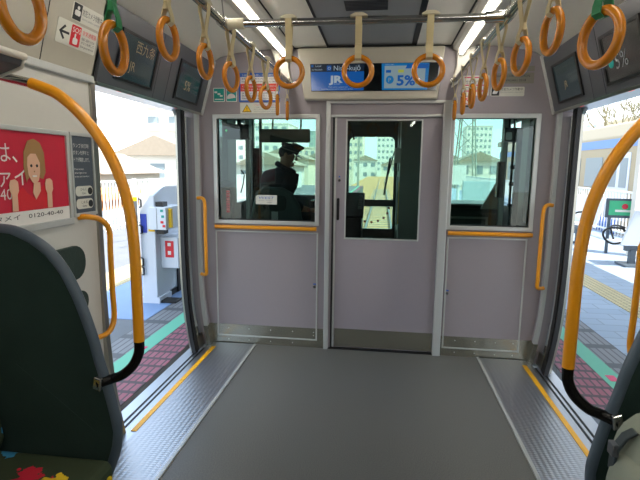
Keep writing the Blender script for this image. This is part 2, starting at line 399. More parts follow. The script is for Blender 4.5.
    # ceiling side vault
# sliding passenger door leaves (mostly withdrawn in their pockets)
for s, k in ((-1, 2), (1, 3)):
    m = MB(); strip(m, s, .04, .07, 3.345, 3.395); strip(m, s, .045, .065, 3.395, 3.43)
    d = structure(m.build('door_%d' % k, 'rubber', smooth='auto'))
    m = MB(); strip(m, s, .035, .075, 3.36, 3.368, .1, 1.8); m.build('rubber_lip', 'black', d)
    m = MB(); strip(m, s, .05, .06, 3.42, 3.56, .0, .10); m.build('leaf_panel', 'steel', d)
    m = MB(); strip(m, s, .05, .06, 3.42, 3.56, .10, 1.79); m.build('leaf_glass', 'door_leaf_glass', d)

# ceiling
m = MB()
prof = [(-1.2, 2.2), (-1.13, 2.24), (-1.0, 2.268), (-.86, 2.284), (-.72, 2.29)]
for s in (-1, 1):
    pts = [(s*a, b) for a, b in prof] + [(s*.72, 2.36), (s*1.25, 2.36), (s*1.25, 2.2)]
    pts = [(s*abs(a), b) for a, b in pts]
    m.prism(Frame((0, 0, 0), (1, 0, 0), (0, 0, 1)), pts, -3.62, -YR)
    x0, x1 = sorted((s*.32, s*.555)); m.box(x0, x1, YR, 3.62, 2.29, 2.36)
ceil = structure(m.build('ceiling', 'ceil', smooth='auto'))
MB().box(-.305, .285, YR, 3.6, 2.30, 2.36).build('centre_panel', 'ceild', ceil)
m = MB()
for x0, x1 in ((-.32, -.305), (.285, .32), (-.57, -.552), (.552, .57)): m.box(x0, x1, YR, 3.6, 2.296, 2.37)
m.box(-.56, .56, 3.59, 3.62, 2.286, 2.3)
m.build('seam', 'seam', ceil)
m = MB()
for s in (-1, 1):
    for y in (.2, 2.62):
        m.box(*sorted((s*.57, s*.572)), y, y, 2.25, 2.25) if 0 else None
for y in (1.0, 2.3): m.box(-1.15, -.74, y, y+.004, 2.283, 2.2845)
# vents in the centre panel
for (y0, y1, x0, x1) in ((2.64, 2.80, -.12, .11), (2.94, 3.01, -.11, .10), (2.1, 2.5, -.12, .11)):
    v = MB().box(x0-.01, x1+.01, y0-.01, y1+.01, 2.292, 2.30)
    vo = v.build('vent', 'ceild', ceil)
    m2 = MB(); n = max(3, int((y1-y0)/.022))
    for i in range(n):
        yy = y0+(y1-y0)*(i+.5)/n; m2.box(x0, x1, yy-.007, yy+.007, 2.288, 2.2925)
    m2.build('vent_slats', 'vent', vo)
structure(MB().box(-1.42, 1.42, YR-.05, YR, -.05, 2.36).build('wall_rear', 'endwall'))
structure(MB().box(-1.45, 1.45, YR-.05, 5.6, 2.42, 2.6).build('carriage_roof', 'cabl'))
m = MB()
for s in (-1, 1):
    m.box(*sorted((s*1.25, s*1.45)), YR, 5.6, 2.2, 2.44); m.box(*sorted((s*1.40, s*1.43)), YR, 2.1, 1.83, 2.25); m.box(*sorted((s*1.45, s*1.35)), 2.1, 3.62, 1.84, 2.25)
structure(m.build('carriage_side', 'cabl'))

# luminaires
for s, nm in ((-1, 'left'), (1, 'right')):
    e = empty('ceiling_light', (s*.63, .5, 2.25), 'long white strip light along the %s side of the carriage ceiling' % nm, 'ceiling light', 'strip lights along the ceiling')
    m = MB(); pts = [(s*.572, 2.30), (s*.572, 2.262), (s*.60, 2.25), (s*.665, 2.25), (s*.735, 2.285), (s*.735, 2.30)]
    m.prism(Frame((0, 0, 0), (1, 0, 0), (0, 0, 1)), pts, -3.60, 2.4)
    m.build('housing', 'ceil', e)
    MB().box(s*.632-.013, s*.632+.013, -2.3, 3.56, 2.236, 2.2495).build('light_tube', 'lamp', e, bevel=.004)
    MB().cyl((s*.632, 3.555, 2.238), (s*.632, 3.60, 2.238), .026).build('end_cap', 'chrome', e, smooth='auto')
    # pale fin bracket from light to rail by the end wall
    b = MB().prism(FE, [(s*.60, 2.30), (s*.73, 2.285), (s*.70, 2.20), (s*.62, 2.03), (s*.575, 2.00), (s*.575, 2.04), (s*.60, 2.14)][::(1 if s > 0 else -1)], 0, .05).build('rail_bracket', 'ceil', bevel=.006)
    tag(b, 'pale curved fin bracket holding the %s strap rail at the end wall' % nm, 'bracket', 'rail brackets at the end wall')
tag(MB().cyl((-.80, 2.36, 2.285), (-.80, 2.36, 2.262), .035, 20).build('ceiling_sensor', 'dark', smooth='auto', bevel=.006), 'small round dark sensor dome on the ceiling left of the strip light', 'sensor')

# ------------------------------------------------------------------ strap rails
for s, nm in ((-1, 'left'), (1, 'right')):
    e = empty('strap_rail', (s*.59, 1, 2.04), 'long stainless strap rail running down the %s side of the aisle' % nm, 'rail', 'lengthwise strap rails')
    MB().cyl((s*.59, YR+.02, 2.04), (s*.59, 3.60, 2.04), .0155, 16).build('tube', 'chrome', e, smooth='auto')
    MB().cyl((s*.59, 3.585, 2.04), (s*.59, 3.618, 2.04), .028, 18).build('end_flange', 'chrome', e, smooth='auto')
    m = MB().cyl((s*.59, 2.06, 2.04), (s*.59, 2.14, 2.04), .023, 16)
    m.build('tee_clamp', 'chrome', e, smooth='auto')
    MB().tube([(s*.59, 2.1, 2.05), (s*.60, 2.1, 2.16), (s*.615, 2.1, 2.25)], .003, 6).build('hanger_wire', 'chrome', e)
e = empty('cross_rail', (0, 2.1, 2.035), 'stainless cross rail spanning the aisle between the two strap rails', 'rail')
MB().cyl((-.57, 2.1, 2.036), (.57, 2.1, 2.036), .0155, 16).build('tube', 'chrome', e, smooth='auto')
for s in (-1, 1): MB().cyl((s*.50, 2.1, 2.036), (s*.57, 2.1, 2.036), .023, 16).build('socket', 'clip' if s < 0 else 'chrome', e, smooth='auto')

# straps: built at the origin hanging from a rail that runs along local x
def make_strap(name, bm, drop, clipmat):
    e = empty(name, (0, 0, 0), 'x', 'hanging strap')
    rc = -drop
    MB().tube([(.058*math.cos(2*PI*i/36), 0, rc+.058*math.sin(2*PI*i/36)) for i in range(36)], .0115, 12, closed=True).build('ring', 'orange', e, smooth=True)
    m = MB(); top = rc+.058
    for q in (-1, 1):
        m.ribbon([(0, q*.019, .004), (0, q*.018, -.02), (0, q*.006, top*.55), (0, q*.004, top+.05), (0, q*.015, top+.012), (0, q*.016, top-.008), (0, q*.004, top-.016)], (1, 0, 0), .027, .003, (0, 1, 0))
    m.ribbon([(0, -.019, .004), (0, -.012, .019), (0, .012, .019), (0, .019, .004)], (1, 0, 0), .027, .003, (0, 0, 1))
    m.build('belt', bm, e)
    MB().box(-.015, .015, -.007, .007, top+.03, top+.055).build('buckle', bm, e, bevel=.003)
    m = MB().prism(Frame((0, -.02, 0), (1, 0, 0), (0, 0, 1)), [(-.036, .010), (.036, .010), (.036, .016), (.016, .026), (-.016, .026), (-.036, .016)], -.04, 0)
    m.build('clip', clipmat, e, bevel=.002)
    return e
beige = make_strap('hanging_strap', 'belt', .205, 'clip')
green = make_strap('hanging_strap', 'green', .310, 'clip')
order = ['nearest the camera', 'second', 'third', 'fourth', 'fifth', 'sixth', 'seventh', 'eighth', 'ninth']
# left rail
LY = [.89, 1.215, 1.54, 1.868, 2.19, 2.52, 2.84, 3.163, 3.49]
LA = [2, 4, -2, -3, -13, -7, -18, 11, 10]
usedb = usedg = False
def place(kind, x, y, ang, label, group):
    global usedb, usedg
    if kind == 'b':
        o = beige if not usedb else copy_tree(beige); usedb = True
    else:
        o = green if not usedg else copy_tree(green); usedg = True
    o.location = (x, y, 2.038); o.rotation_euler = (0, 0, ang); o['label'] = label; o['category'] = 'hanging strap'; o['group'] = group
ln = ['cut by the top left corner of the view', None, 'just beyond the green-belted strap', 'fourth from camera, just before cross rail', 'fifth from camera, first past cross rail',
      'sixth from camera, overlapping the blue notice', 'seventh from camera, turned half towards viewer', 'eighth from camera, ring seen edge-on', 'farthest, edge-on near the end wall']
for i, y in enumerate(LY):
    a = math.radians(90+LA[i])
    if i == 1: place('g', -.59, y, a, 'orange ring strap on a green belt hanging from the left rail', 'straps on the left rail')
    elif i == 0: place('g', -.59, y, a, 'orange ring strap, ' + ln[i], 'straps on the left rail')
    else: place('b', -.59, y, a, 'orange ring strap on the left rail, ' + ln[i], 'straps on the left rail')
RY = [1.212, 1.554, 1.875, 2.206, 2.54, 2.842, 3.146, 3.50]
RA = [-17, -5, -11, -8, -5, 0, 3, 5]
rn = ['', 'just beyond the green-belted strap', 'third from camera, over the grey plate', 'fourth from camera, first past cross rail', 'fifth from camera, beside the red ruled notice',
      'sixth from camera, third from the end', 'seventh from camera, next to last', 'eighth and farthest, close to the end wall']
for i, y in enumerate(RY):
    a = math.radians(90-RA[i])
    if i == 0: place('g', .59, y, a, 'orange ring strap on a green belt hanging from the right rail', 'straps on the right rail')
    else: place('b', .59, y, a, 'orange ring strap on the right rail, ' + rn[i], 'straps on the right rail')
for x, l in ((-.304, 'leftmost'), (-.008, 'middle'), (.284, 'rightmost')):
    place('b', x, 2.1, 0, 'orange ring strap facing the viewer, %s of the three on the cross rail' % l, 'straps on the cross rail')

# ------------------------------------------------------------------ end-wall display header
FH = Frame((0, 3.55, 0), (1, 0, 0), (0, 0, 1))
hd = empty('display_header', (0, 3.6, 1.91), 'pale header box above the cab door carrying two information screens', 'display')
MB().prism(FH, [(-.478, 1.918), (.478, 1.918), (.515, 2.278), (-.53, 2.278)], -.065, 0).build('housing', 'white', hd, bevel=.012, seg=3)
MB().prism(FH, [(-.425, 1.975), (.462, 1.975), (.478, 2.165), (-.435, 2.165)], 0, .004).build('screen_bezel', 'scrblack', hd)
sl = MB().prism(FH, [(-.422, 1.98), (-.045, 1.98), (-.045, 2.162), (-.432, 2.162)], .004, .006).build('left_screen', 'sblue', hd)
sl['label'] = 'blue information screen showing the next station'
MB().prism(FH, [(-.432, 2.11), (-.045, 2.11), (-.045, 2.162), (-.432, 2.162)], .006, .007).build('banner', 'snavy', sl)
text('lettering', 'Nishi-kujō', FH, -.265, 2.118, .048, 'stext', sl, .008, width=.19)
text('lettering', 'Local', FH, -.395, 2.144, .020, 'stext', sl, .008)
text('lettering', 'for Nishikujō', FH, -.42, 2.12, .014, 'stext', sl, .008)
MB().fbox(FH, -.312, -.28, 2.118, 2.152, .007, .008).build('line_badge', 'sblue', sl); text('lettering', 'O', FH, -.306, 2.124, .028, 'stext', sl, .0085)
MB().fbox(FH, -.425, -.41, 2.143, 2.158, .007, .008).build('line_badge', 'sblue', sl)
text('lettering', 'JR', FH, -.285, 2.035, .066, 'stext', sl, .007, width=.10, bold=.003); text('lettering', 'JR-WEST', FH, -.26, 2.02, .012, 'stext', sl, .007)
text('lettering', 'Thank you for using the train', FH, -.30, 2.0, .012, 'stext', sl, .007); text('lettering', 'Please keep priority seats for those who need them', FH, -.35, 1.986, .011, 'stext', sl, .007)
sr = MB().prism(FH, [(.085, 1.98), (.40, 1.98), (.41, 2.162), (.078, 2.162)], .004, .006).build('right_screen', 'scyan', hd)
sr['label'] = 'information screen with a 5% advert'
MB().prism(FH, [(.10, 1.992), (.38, 1.992), (.385, 2.145), (.10, 2.145)], .006, .007).build('card', 'swhite', sr)
MB().prism(FH, [(.245, 2.125), (.405, 2.125), (.405, 2.155), (.26, 2.155)], .007, .008).build('tab', 'sblue', sr)
text('lettering', '5%', FH, .185, 2.012, .095, 'sblue', sr, .009, width=.13, bold=.003)
MB().prism(FH, circ(.138, 2.05, .028, 20), .007, .008).build('badge', 'scyan', sr); text('lettering', 'P', FH, .126, 2.034, .042, 'swhite', sr, .009)
MB().fbox(FH, .11, .145, 2.098, 2.116, .007, .008).build('mark', 'sblue', sr); MB().fbox(FH, .195, .235, 2.098, 2.118, .007, .008).build('mark', 'syellow', sr)
MB().fbox(FH, .31, .335, 2.02, 2.05, .007, .008).build('mark', 'syellow', sr)
text('lettering', 'POINT CARD', FH, .105, 2.15, .010, 'stext', sr, .008)
MB().fbox(FH, -.19, -.17, 1.83, 1.90, -.07, -.05) 
structure(MB().fbox(FE, -.318, .588, 1.895, 1.915, 0, .03).build('trim_11', 'frame', bevel=.004))

# ------------------------------------------------------------------ over-door panels with screens
for s, nm in ((-1, 'left'), (1, 'right')):
    FI = FLI if s < 0 else FRI; q = 1 if s < 0 else -1
    def U(a, b): return (a, b) if q > 0 else (-b, -a)
    e = empty('door_overhead_panel', (s*1.28, 2.9, 1.83), 'dark grey sloped panel above the %s side doorway with two dim screens' % nm, 'overhead panel', 'panels over the side doorways')
    u = U(2.235, 3.60)
    MB().fbox(FI, u[0], u[1], .0, .385, 0, .02).build('panel', 'dark', e, bevel=.004)
    u = U(3.585, 3.615); MB().fbox(FI, u[0], u[1], -.01, .40, .0, .032).build('edge_trim', 'frame', e, bevel=.004)
    u = U(2.235, 3.60); MB().fbox(FI, u[0], u[1], -.012, .006, 0, .026).build('bottom_trim', 'steel', e)
    m = MB()
    for y in (2.80, 2.95): 
        u = U(y, y+.003); m.fbox(FI, u[0], u[1], .01, .38, .02, .021)
    m.build('panel_seam', 'seam', e)
    for y0, y1, lab, c in ((2.36, 2.76, 'near', 'sdim' if s < 0 else 'sdim2'), (3.06, 3.46, 'far', 'sdim')):
        u = U(y0, y1)
        b = grid_wall(MB(), FI, u, (.045, .30), [(u[0]+.02, u[1]-.02, .06, .285)], .018, .03).build('screen_bezel', 'black', e)
        sc_ = MB().fbox(FI, u[0]+.02, u[1]-.02, .06, .285, .018, .024).build('screen', c, e)
        if s < 0 and lab == 'near':
            text('lettering', '西九条', FI, u[0]+.15, .215, .07, 'sdimt', sc_, .026); text('lettering', 'JR', FI, u[0]+.12, .11, .07, 'sdimt', sc_, .026)
        elif s > 0 and lab == 'near': 
            text('lettering', '5%', FI, u[0]+.12, .11, .11, 'inkgrey', sc_, .026); MB().prism(FI, circ(u[0]+.08, .15, .026), .024, .026).build('badge', 'teal', sc_)
        elif s < 0: text('lettering', '5%', FI, u[0]+.12, .12, .09, 'sdimt', sc_, .026)
        else: text('lettering', 'JR', FI, u[0]+.15, .13, .06, 'sdimt', sc_, .026)

# ------------------------------------------------------------------ thresholds
for s, nm in ((-1, 'left'), (1, 'right')):
    t = MB().box(*sorted((s*.88, s*1.175)), 1.42, 3.60, -.05, .004).build('floor_threshold_%s' % nm, 'chequer'); structure(t)
    MB().box(*sorted((s*.865, s*.885)), 1.42, 3.60, 0, .009).build('edge_strip', 'frame', t, bevel=.003)
    MB().box(*sorted((s*1.172, s*1.203)), 2.25, 3.50, .002, .0065).build('yellow_stripe', 'stripe', t)
    MB().box(*sorted((s*1.175, s*1.245)), 1.42, 3.60, -.05, .002).build('sill_plate', 'alu', t)
    MB().box(*sorted((s*1.245, s*1.38)), 2.2, 3.50, -.06, -.012).build('door_guide', 'alu', t)
    m = MB()
    for x in (1.262, 1.295): m.box(*sorted((s*x, s*(x+.012))), 2.2, 3.5, -.02, -.009)
    m.build('guide_slot', 'seam', t)

# ------------------------------------------------------------------ seat-end boards, tall hand poles, benches, racks
OUT = [(1.27, 1.222), (1.128, 1.221), (1.066, 1.215), (1.005, 1.190), (.947, 1.150), (.90, 1.090), (.863, 1.015), (.838, .945), (.813, .862), (.797, .788), (.773, .702), (.752, .60), (.745, .55), (.752, .48), (.772, .42), (.80, .36), (.85, .31), (.93, .29), (1.27, .29)]
for s, nm in ((-1, 'left'), (1, 'right')):
    e = empty('seat_end_board', (s*1.0, 1.41, 0), 'tall dark green seat-end board with slate rounded rim on the %s bench' % nm, 'partition', 'boards at the ends of the benches')
    pts = [(s*(a+.018), b-.010 if b > .5 else b+.010) for a, b in OUT]
    MB().prism(Frame((0, 0, 0), (1, 0, 0), (0, 0, 1)), pts[::(1 if s < 0 else -1)], -1.425, -1.385).build('panel', 'board', e)
    F0 = [Vector((s*(a+.016), 1.405, b-.004)) for a, b in OUT[1:-1]]
    sm = []
    for i in range(len(F0)-1):
        p0, p1, p2, p3 = F0[max(i-1, 0)], F0[i], F0[i+1], F0[min(i+2, len(F0)-1)]
        for k in range(4):
            t = k/4; sm.append(.5*((2*p1)+(p2-p0)*t+(2*p0-5*p1+4*p2-p3)*t*t+(3*p1-p0-3*p2+p3)*t**3))
    sm.append(F0[-1])
    MB().tube(sm, .0195, 12).build('rim', 'slate', e, smooth=True)
    MB().box(*sorted((s*.98, s*1.27)), 1.38, 1.43, 0, .30).build('foot', 'cabl', e)
    # inner pad seam line on the cloth
    MB().tube([(s*1.10, 1.386, .76), (s*.95, 1.386, .64), (s*.83, 1.386, .54)], .0022, 6).build('stitching', 'board', e)
    # pole
    PL = [(.981, 1.678), (.93, 1.66), (.893, 1.643), (.836, 1.598), (.781, 1.537), (.735, 1.466), (.70, 1.384), (.677, 1.29), (.666, 1.164), (.665, 1.0), (.665, .86)]
    if s > 0: label = 'tall orange curved grab pole on the right seat-end board'
    else: label = 'tall orange curved grab pole on the left seat-end board'
    g = empty('grab_pole', (s*.665, 1.405, .7), label, 'grab pole', 'tall curved poles at the bench ends')
    def smooth_path(P, n=5):
        o_ = []
        for i in range(len(P)-1):
            p0, p1, p2, p3 = P[max(i-1, 0)], P[i], P[i+1], P[min(i+2, len(P)-1)]
            for k in range(n):
                t = k/n; o_.append(.5*((2*p1)+(p2-p0)*t+(2*p0-5*p1+4*p2-p3)*t*t+(3*p1-p0-3*p2+p3)*t**3))
        return o_+[P[-1]]
    MB().tube(smooth_path([Vector((s*a, 1.405, b)) for a, b in PL]), .0172, 16).build('pole', 'oranger', g, smooth='auto')
    MB().tube(smooth_path([Vector((s*a, 1.405, b)) for a, b in [(.665, .862), (.668, .82), (.690, .775), (.73, .738), (.768, .722)]] + [Vector((s*.808, 1.376, .714))]), .0165, 14).build('lower_bend', 'blacktube', g, smooth='auto')
    MB().tube([(s*1.28, 1.405, 1.73), (s*1.08, 1.405, 1.70), (s*.978, 1.405, 1.677)], .0145, 14).build('upper_tube', 'chrome', g, smooth='auto')
    MB().prism(Frame((0, 1.37, 0), (1, 0, 0), (0, 0, 1)), [(s*a, b) for a, b in ((.784, .732), (.810, .742), (.818, .70), (.790, .690))][::(1 if s < 0 else -1)], -.015, .003).build('bracket', 'chrome', g, bevel=.004)
    # luggage rack
    r = empty('luggage_rack', (s*1.2, .6, 1.7), 'dark luggage rack above the %s bench with pale rounded rim' % nm, 'luggage rack', 'luggage racks over the benches')
    F = Frame((0, 0, 0), (1, 0, 0), (0, 0, 1))
    base = [(1.29, 1.82), (.985, 1.757), (.975, 1.747), (.985, 1.722), (1.08, 1.69), (1.29, 1.68)]
    MB().prism(F, [(s*a, b) for a, b in base][::(-1 if s < 0 else 1)], -1.375, 1.6).build('shelf', 'dark', r, bevel=.004)
    MB().tube([(s*1.28, 1.375, 1.82), (s*.985, 1.375, 1.757), (s*.972, 1.375, 1.746), (s*.985, 1.375, 1.718), (s*1.08, 1.375, 1.687), (s*1.28, 1.375, 1.678)], .005, 8).build('end_rim', 'ceil', r, smooth=True)
    MB().tube([(s*.975, -1.6, 1.75), (s*.975, 1.378, 1.75)], .011, 10).build('front_rim', 'ceil', r, smooth=True)
    # bench
    b = empty('bench', (s*1.0, .4, 0), 'longitudinal bench on the %s in dark green cloth with coloured motifs' % nm, 'seat', 'benches along the sides')
    MB().box(*sorted((s*.75, s*1.20)), -1.2, 1.372, .33, .46).build('cushion', 'moq', b, bevel=.035, seg=4)
    MB().prism(F, [(s*a, z) for a, z in ((1.18, .43), (1.145, .50), (1.20, .88), (1.28, .92), (1.285, .40))][::(-1 if s < 0 else 1)], -1.37, 1.2).build('backrest', 'moq', b, bevel=.02, seg=3)
    MB().box(*sorted((s*.90, s*1.25)), -1.2, 1.36, 0, .33).build('heater_box', 'cabl', b)

# backpack on the right bench
bp = empty('backpack', (.90, 1.22, .432), 'grey green backpack with a dark side strap lying on the right bench', 'backpack')
def soft(mb, c, r, e1=.45, n=24, m_=14):
    c = Vector(c); vs_ = []; fs = []
    f = lambda w, e: math.copysign(abs(w)**e, w)
    for i in range(m_+1):
        th = -PI/2+PI*i/m_
        for j in range(n):
            ph = 2*PI*j/n
            vs_.append(c+Vector((r[0]*f(math.cos(th), e1)*f(math.cos(ph), .6), r[1]*f(math.cos(th), e1)*f(math.sin(ph), .6), r[2]*f(math.sin(th), .75))))
    for i in range(m_):
        for j in range(n): fs.append((i*n+j, i*n+(j+1) % n, (i+1)*n+(j+1) % n, (i+1)*n+j))
    return mb.add(vs_, fs)
M['bag'] = mat('bag_grey_green', '#84887a', .85, bump=.5, bscale=14)
M['bagd'] = mat('bag_strap_dark', '#2f383b', .6)
soft(MB(), (.93, 1.20, .645), (.20, .13, .175)).build('bag_body', 'bag', bp, smooth=True)
soft(MB(), (.80, 1.14, .60), (.10, .12, .135)).build('side_pocket', 'bag', bp, smooth=True)
MB().tube([(.71, 1.10, .68), (.75, 1.075, .745), (.82, 1.06, .775), (.93, 1.06, .78)], .006, 8).build('piping', 'bagd', bp, smooth=True)
MB().ribbon([(.718, 1.215, .665), (.716, 1.21, .70), (.718, 1.205, .735), (.735, 1.20, .772), (.755, 1.195, .79)], (0, 1, 0), .030, .008, (-.9, 0, .45)).build('strap', 'bagd', bp, bevel=.003)
MB().box(.705, .722, 1.192, 1.222, .715, .748).build('buckle', 'dark', bp, bevel=.003)

# small grab bars beside the doors
def gbar(s, y, lab, dy):
    e = empty('grab_bar', (s*1.225, y, .6), lab, 'grab bar', 'short grab bars beside the side doors')
    z0, z1 = .60, 1.17
    P = [Vector(p) for p in ((s*1.30, y-dy, z1+.015), (s*1.262, y-dy*.85, z1+.017), (s*1.233, y-dy*.35, z1-.005), (s*1.222, y, z1-.06), (s*1.222, y, 1.0), (s*1.222, y, .8), (s*1.222, y, z0+.06), (s*1.23, y-dy*.35, z0), (s*1.262, y-dy*.85, z0-.012), (s*1.285 if s else 0, y-dy, z0-.01))]
    MB().tube(smooth_path(P, 4), .0135, 12).build('bar', 'oranger', e, smooth='auto')
gbar(-1, 2.18, 'short orange grab bar left of the left doorway beside the poster', .12)
gbar(1, 2.18, 'short orange grab bar at the right edge beside the right doorway', .12)
gbar(-1, 3.47, 'short orange grab bar between left doorway and cab window', -.05)
gbar(1, 3.47, 'short orange grab bar between right doorway and cab window', -.05)
for a, b, nm in ((-1.183, -.381, 'left'), (.60, 1.195, 'right')):
    e = empty('handrail', ((a+b)/2, 3.60, .96), 'flat orange horizontal handrail under the %s cab window' % nm, 'handrail', 'handrails under the cab windows')
    MB().cyl((a, 3.578, .962), (b, 3.578, .962), .0155, 14).build('bar', 'oranger', e, smooth='auto')
    for x in (a+.015, b-.015): MB().box(x-.012, x+.012, 3.575, 3.617, .95, .974).build('bracket', 'oranger', e)

# dark green pads on the left wall
for k, (pts, lab) in enumerate(((rrect(1.66, 2.07, .90, 1.06, .075, 6), 'larger dark green rounded pad on the white wall behind the left board'), (rrect(1.70, 2.075, .735, .84, .05, 6), 'smaller dark green rounded pad below the larger one'))):
    tag(MB().prism(FL, pts, 0, .02).build('wall_pad', 'padgreen', bevel=.006), lab, 'pad')

# ------------------------------------------------------------------ posters and stickers
def sticker(name, F, pts, m, lab, cat, n=.0, th=.002, loc=None):
    us = [p[0] for p in pts]; vv = [p[1] for p in pts]
    o = MB(); e = None
    obj = MB().prism(F, pts, n, n+th).build(name, m); tag(obj, lab, cat); return obj
# advert in its metal frame, left wall
ps = empty('advert_poster', (-1.29, 1.8, 1.2), 'red framed advert poster of a short haired woman with raised fists', 'poster')
MB().fbox(FL, 1.10, 1.99, 1.19, 1.555, 0, .006).build('sheet', 'pubred', ps)
grid_wall(MB(), FL, (1.08, 2.01), (1.16, 1.575), [(1.10, 1.99, 1.19, 1.555)], 0, .016).build('frame', 'frame', ps, bevel=.003)
MB().fbox(FL, 1.10, 1.99, 1.19, 1.245, .006, .007).build('footer', 'pubwhite', ps)
text('lettering', '婚は、', FL, 1.50, 1.44, .085, 'pubwhite', ps, .008); text('lettering', 'ヴァイ', FL, 1.50, 1.35, .085, 'pubwhite', ps, .008)
text('lettering', '40', FL, 1.60, 1.295, .06, 'pubwhite', ps, .008); text('lettering', 'タメイ   0120-40-40', FL, 1.56, 1.215, .024, 'ink', ps, .008, width=.38)
FLP = Frame((-WX, -.062, -.004), (0, 1, 0), (0, 0, 1))
wm = MB().prism(FLP, [(1.735, 1.252), (1.74, 1.31), (1.775, 1.345), (1.80, 1.32), (1.83, 1.30), (1.86, 1.33), (1.905, 1.35), (1.94, 1.31), (1.945, 1.252)], .007, .008).build('printed_blouse', 'red', ps)
MB().prism(FLP, [(1.80, 1.36), (1.79, 1.42), (1.795, 1.48), (1.82, 1.525), (1.855, 1.535), (1.89, 1.52), (1.91, 1.48), (1.912, 1.40), (1.895, 1.372), (1.87, 1.38), (1.825, 1.385), (1.805, 1.372)], .008, .009).build('printed_hair', 'pubhair', ps)
MB().prism(FLP, [(1.808, 1.43), (1.812, 1.39), (1.83, 1.362), (1.848, 1.352), (1.868, 1.368), (1.878, 1.40), (1.88, 1.44), (1.86, 1.475), (1.83, 1.475), (1.812, 1.46)], .009, .010).prism(FLP, [(1.84, 1.36), (1.875, 1.36), (1.875, 1.325), (1.845, 1.29), (1.83, 1.32)], .008, .0095).build('printed_face', 'pubskin', ps)
for u in (1.730, 1.925):
    MB().prism(FLP, [(u-.016, 1.252), (u+.014, 1.252), (u+.015, 1.315), (u+.024, 1.33), (u+.022, 1.365), (u+.008, 1.375), (u-.016, 1.372), (u-.024, 1.355), (u-.022, 1.33), (u-.014, 1.315)], .0095, .0105).build('printed_fist', 'pubskin', ps)
MB().prism(FLP, rrect(1.832, 1.858, 1.382, 1.389, .003), .010, .011).build('printed_smile', 'pubwhite', ps)
MB().prism(FLP, circ(1.83, 1.427, .006, 8), .010, .011).prism(FLP, circ(1.862, 1.427, .006, 8), .010, .011).build('printed_eyes', 'ink', ps)
MB().prism(FLP, circ(1.845, 1.404, .003, 8), .010, .011).build('printed_nose', 'pubhair', ps)
# door button notice
nb = empty('door_notice', (-1.29, 2.1, 1.2), 'slate grey door button notice with two pale pill shapes beside the red poster', 'sign')
MB().fbox(FL, 2.03, 2.185, 1.205, 1.56, 0, .006).build('sheet', 'gsticker', nb)
grid_wall(MB(), FL, (2.02, 2.197), (1.19, 1.575), [(2.032, 2.185, 1.205, 1.56)], 0, .012).build('frame', 'frame', nb)
for i, tx in enumerate(('ランプ点灯時', 'ボタンを押すと', 'ドアが開閉します。')): text('lettering', tx, FL, 2.04, 1.508-.032*i, .022, 'pubwhite', nb, .007, width=.118)
for i, tx in enumerate(('Press button', 'when light is on', 'to open and close doors')): text('lettering', tx, FL, 2.043, 1.405-.017*i, .012, 'pubwhite', nb, .007, width=.07+.02*i)
for z, a, b_ in ((1.285, 'ひらく', 'Open'), (1.225, 'しめる', 'Close')):
    z += .02
    pl = MB().prism(FL, rrect(2.042, 2.172, z-.022, z+.025, .02), .006, .008).build('pill', 'sticker', nb)
    text('lettering', a, FL, 2.075, z+.003, .016, 'ink', nb, .009, width=.045); text('lettering', b_, FL, 2.085, z-.013, .014, 'ink', nb, .009)
    MB().prism(FL, circ(2.15, z, .017, 16), .008, .010).build('button_mark', 'ink', nb)
# upper left stickers
sk = empty('camera_notice', (-1.22, 2.1, 2.08), 'white camera notice with black pictogram, upper of two on the left upper panel', 'sign')
k = 2.127-1.83
MB().prism(FLS, rrect(1.93, 2.15, .24, .315, .008), 0, .002).build('sheet', 'sticker', sk)
MB().fbox(FLS, 1.935, 1.99, .243, .312, .002, .003).build('pictogram', 'ink', sk); MB().prism(FLS, rrect(1.945, 1.982, .262, .285, .008), .003, .004).prism(FLS, circ(1.965, .295, .008, 10), .003, .004).build('pictogram_hand', 'pubwhite', sk)
text('lettering', '防犯カメラ作動中', FLS, 1.995, .275, .03, 'ink', sk, .003, width=.145); text('lettering', 'Security camera in operation', FLS, 1.998, .256, .014, 'inkgrey', sk, .003, width=.13)
sk = empty('emergency_notice', (-1.22, 2.1, 1.98), 'white SOS notice with arrow and red hand pictogram, lower left upper panel', 'sign')
MB().prism(FLS, rrect(1.855, 2.13, .127, .228, .008), 0, .002).build('sheet', 'sticker', sk)
MB().prism(FLS, rrect(1.945, 2.01, .135, .222, .006), .002, .003).build('red_field', 'red', sk)
text('lettering', 'SOS', FLS, 1.95, .192, .032, 'pubwhite', sk, .004, width=.055)
MB().prism(FLS, rrect(1.962, 1.994, .143, .170, .008), .003, .004).prism(FLS, rrect(1.97, 1.979, .165, .188, .004), .003, .004).build('pictogram_hand', 'pubwhite', sk)
MB().prism(FLS, [(1.87, .177), (1.90, .207), (1.909, .201), (1.888, .182), (1.935, .182), (1.935, .172), (1.888, .172), (1.909, .152), (1.90, .146)], .002, .003).build('arrow', 'ink', sk)
text('lettering', '非常通報器', FLS, 2.02, .195, .024, 'red', sk, .003, width=.10)
for i in range(3): text('lettering', ('係員と通話できます', 'ボタンを押して', 'Emergency intercom')[i], FLS, 2.02, .173-.016*i, .014, 'ink', sk, .003, width=.095)
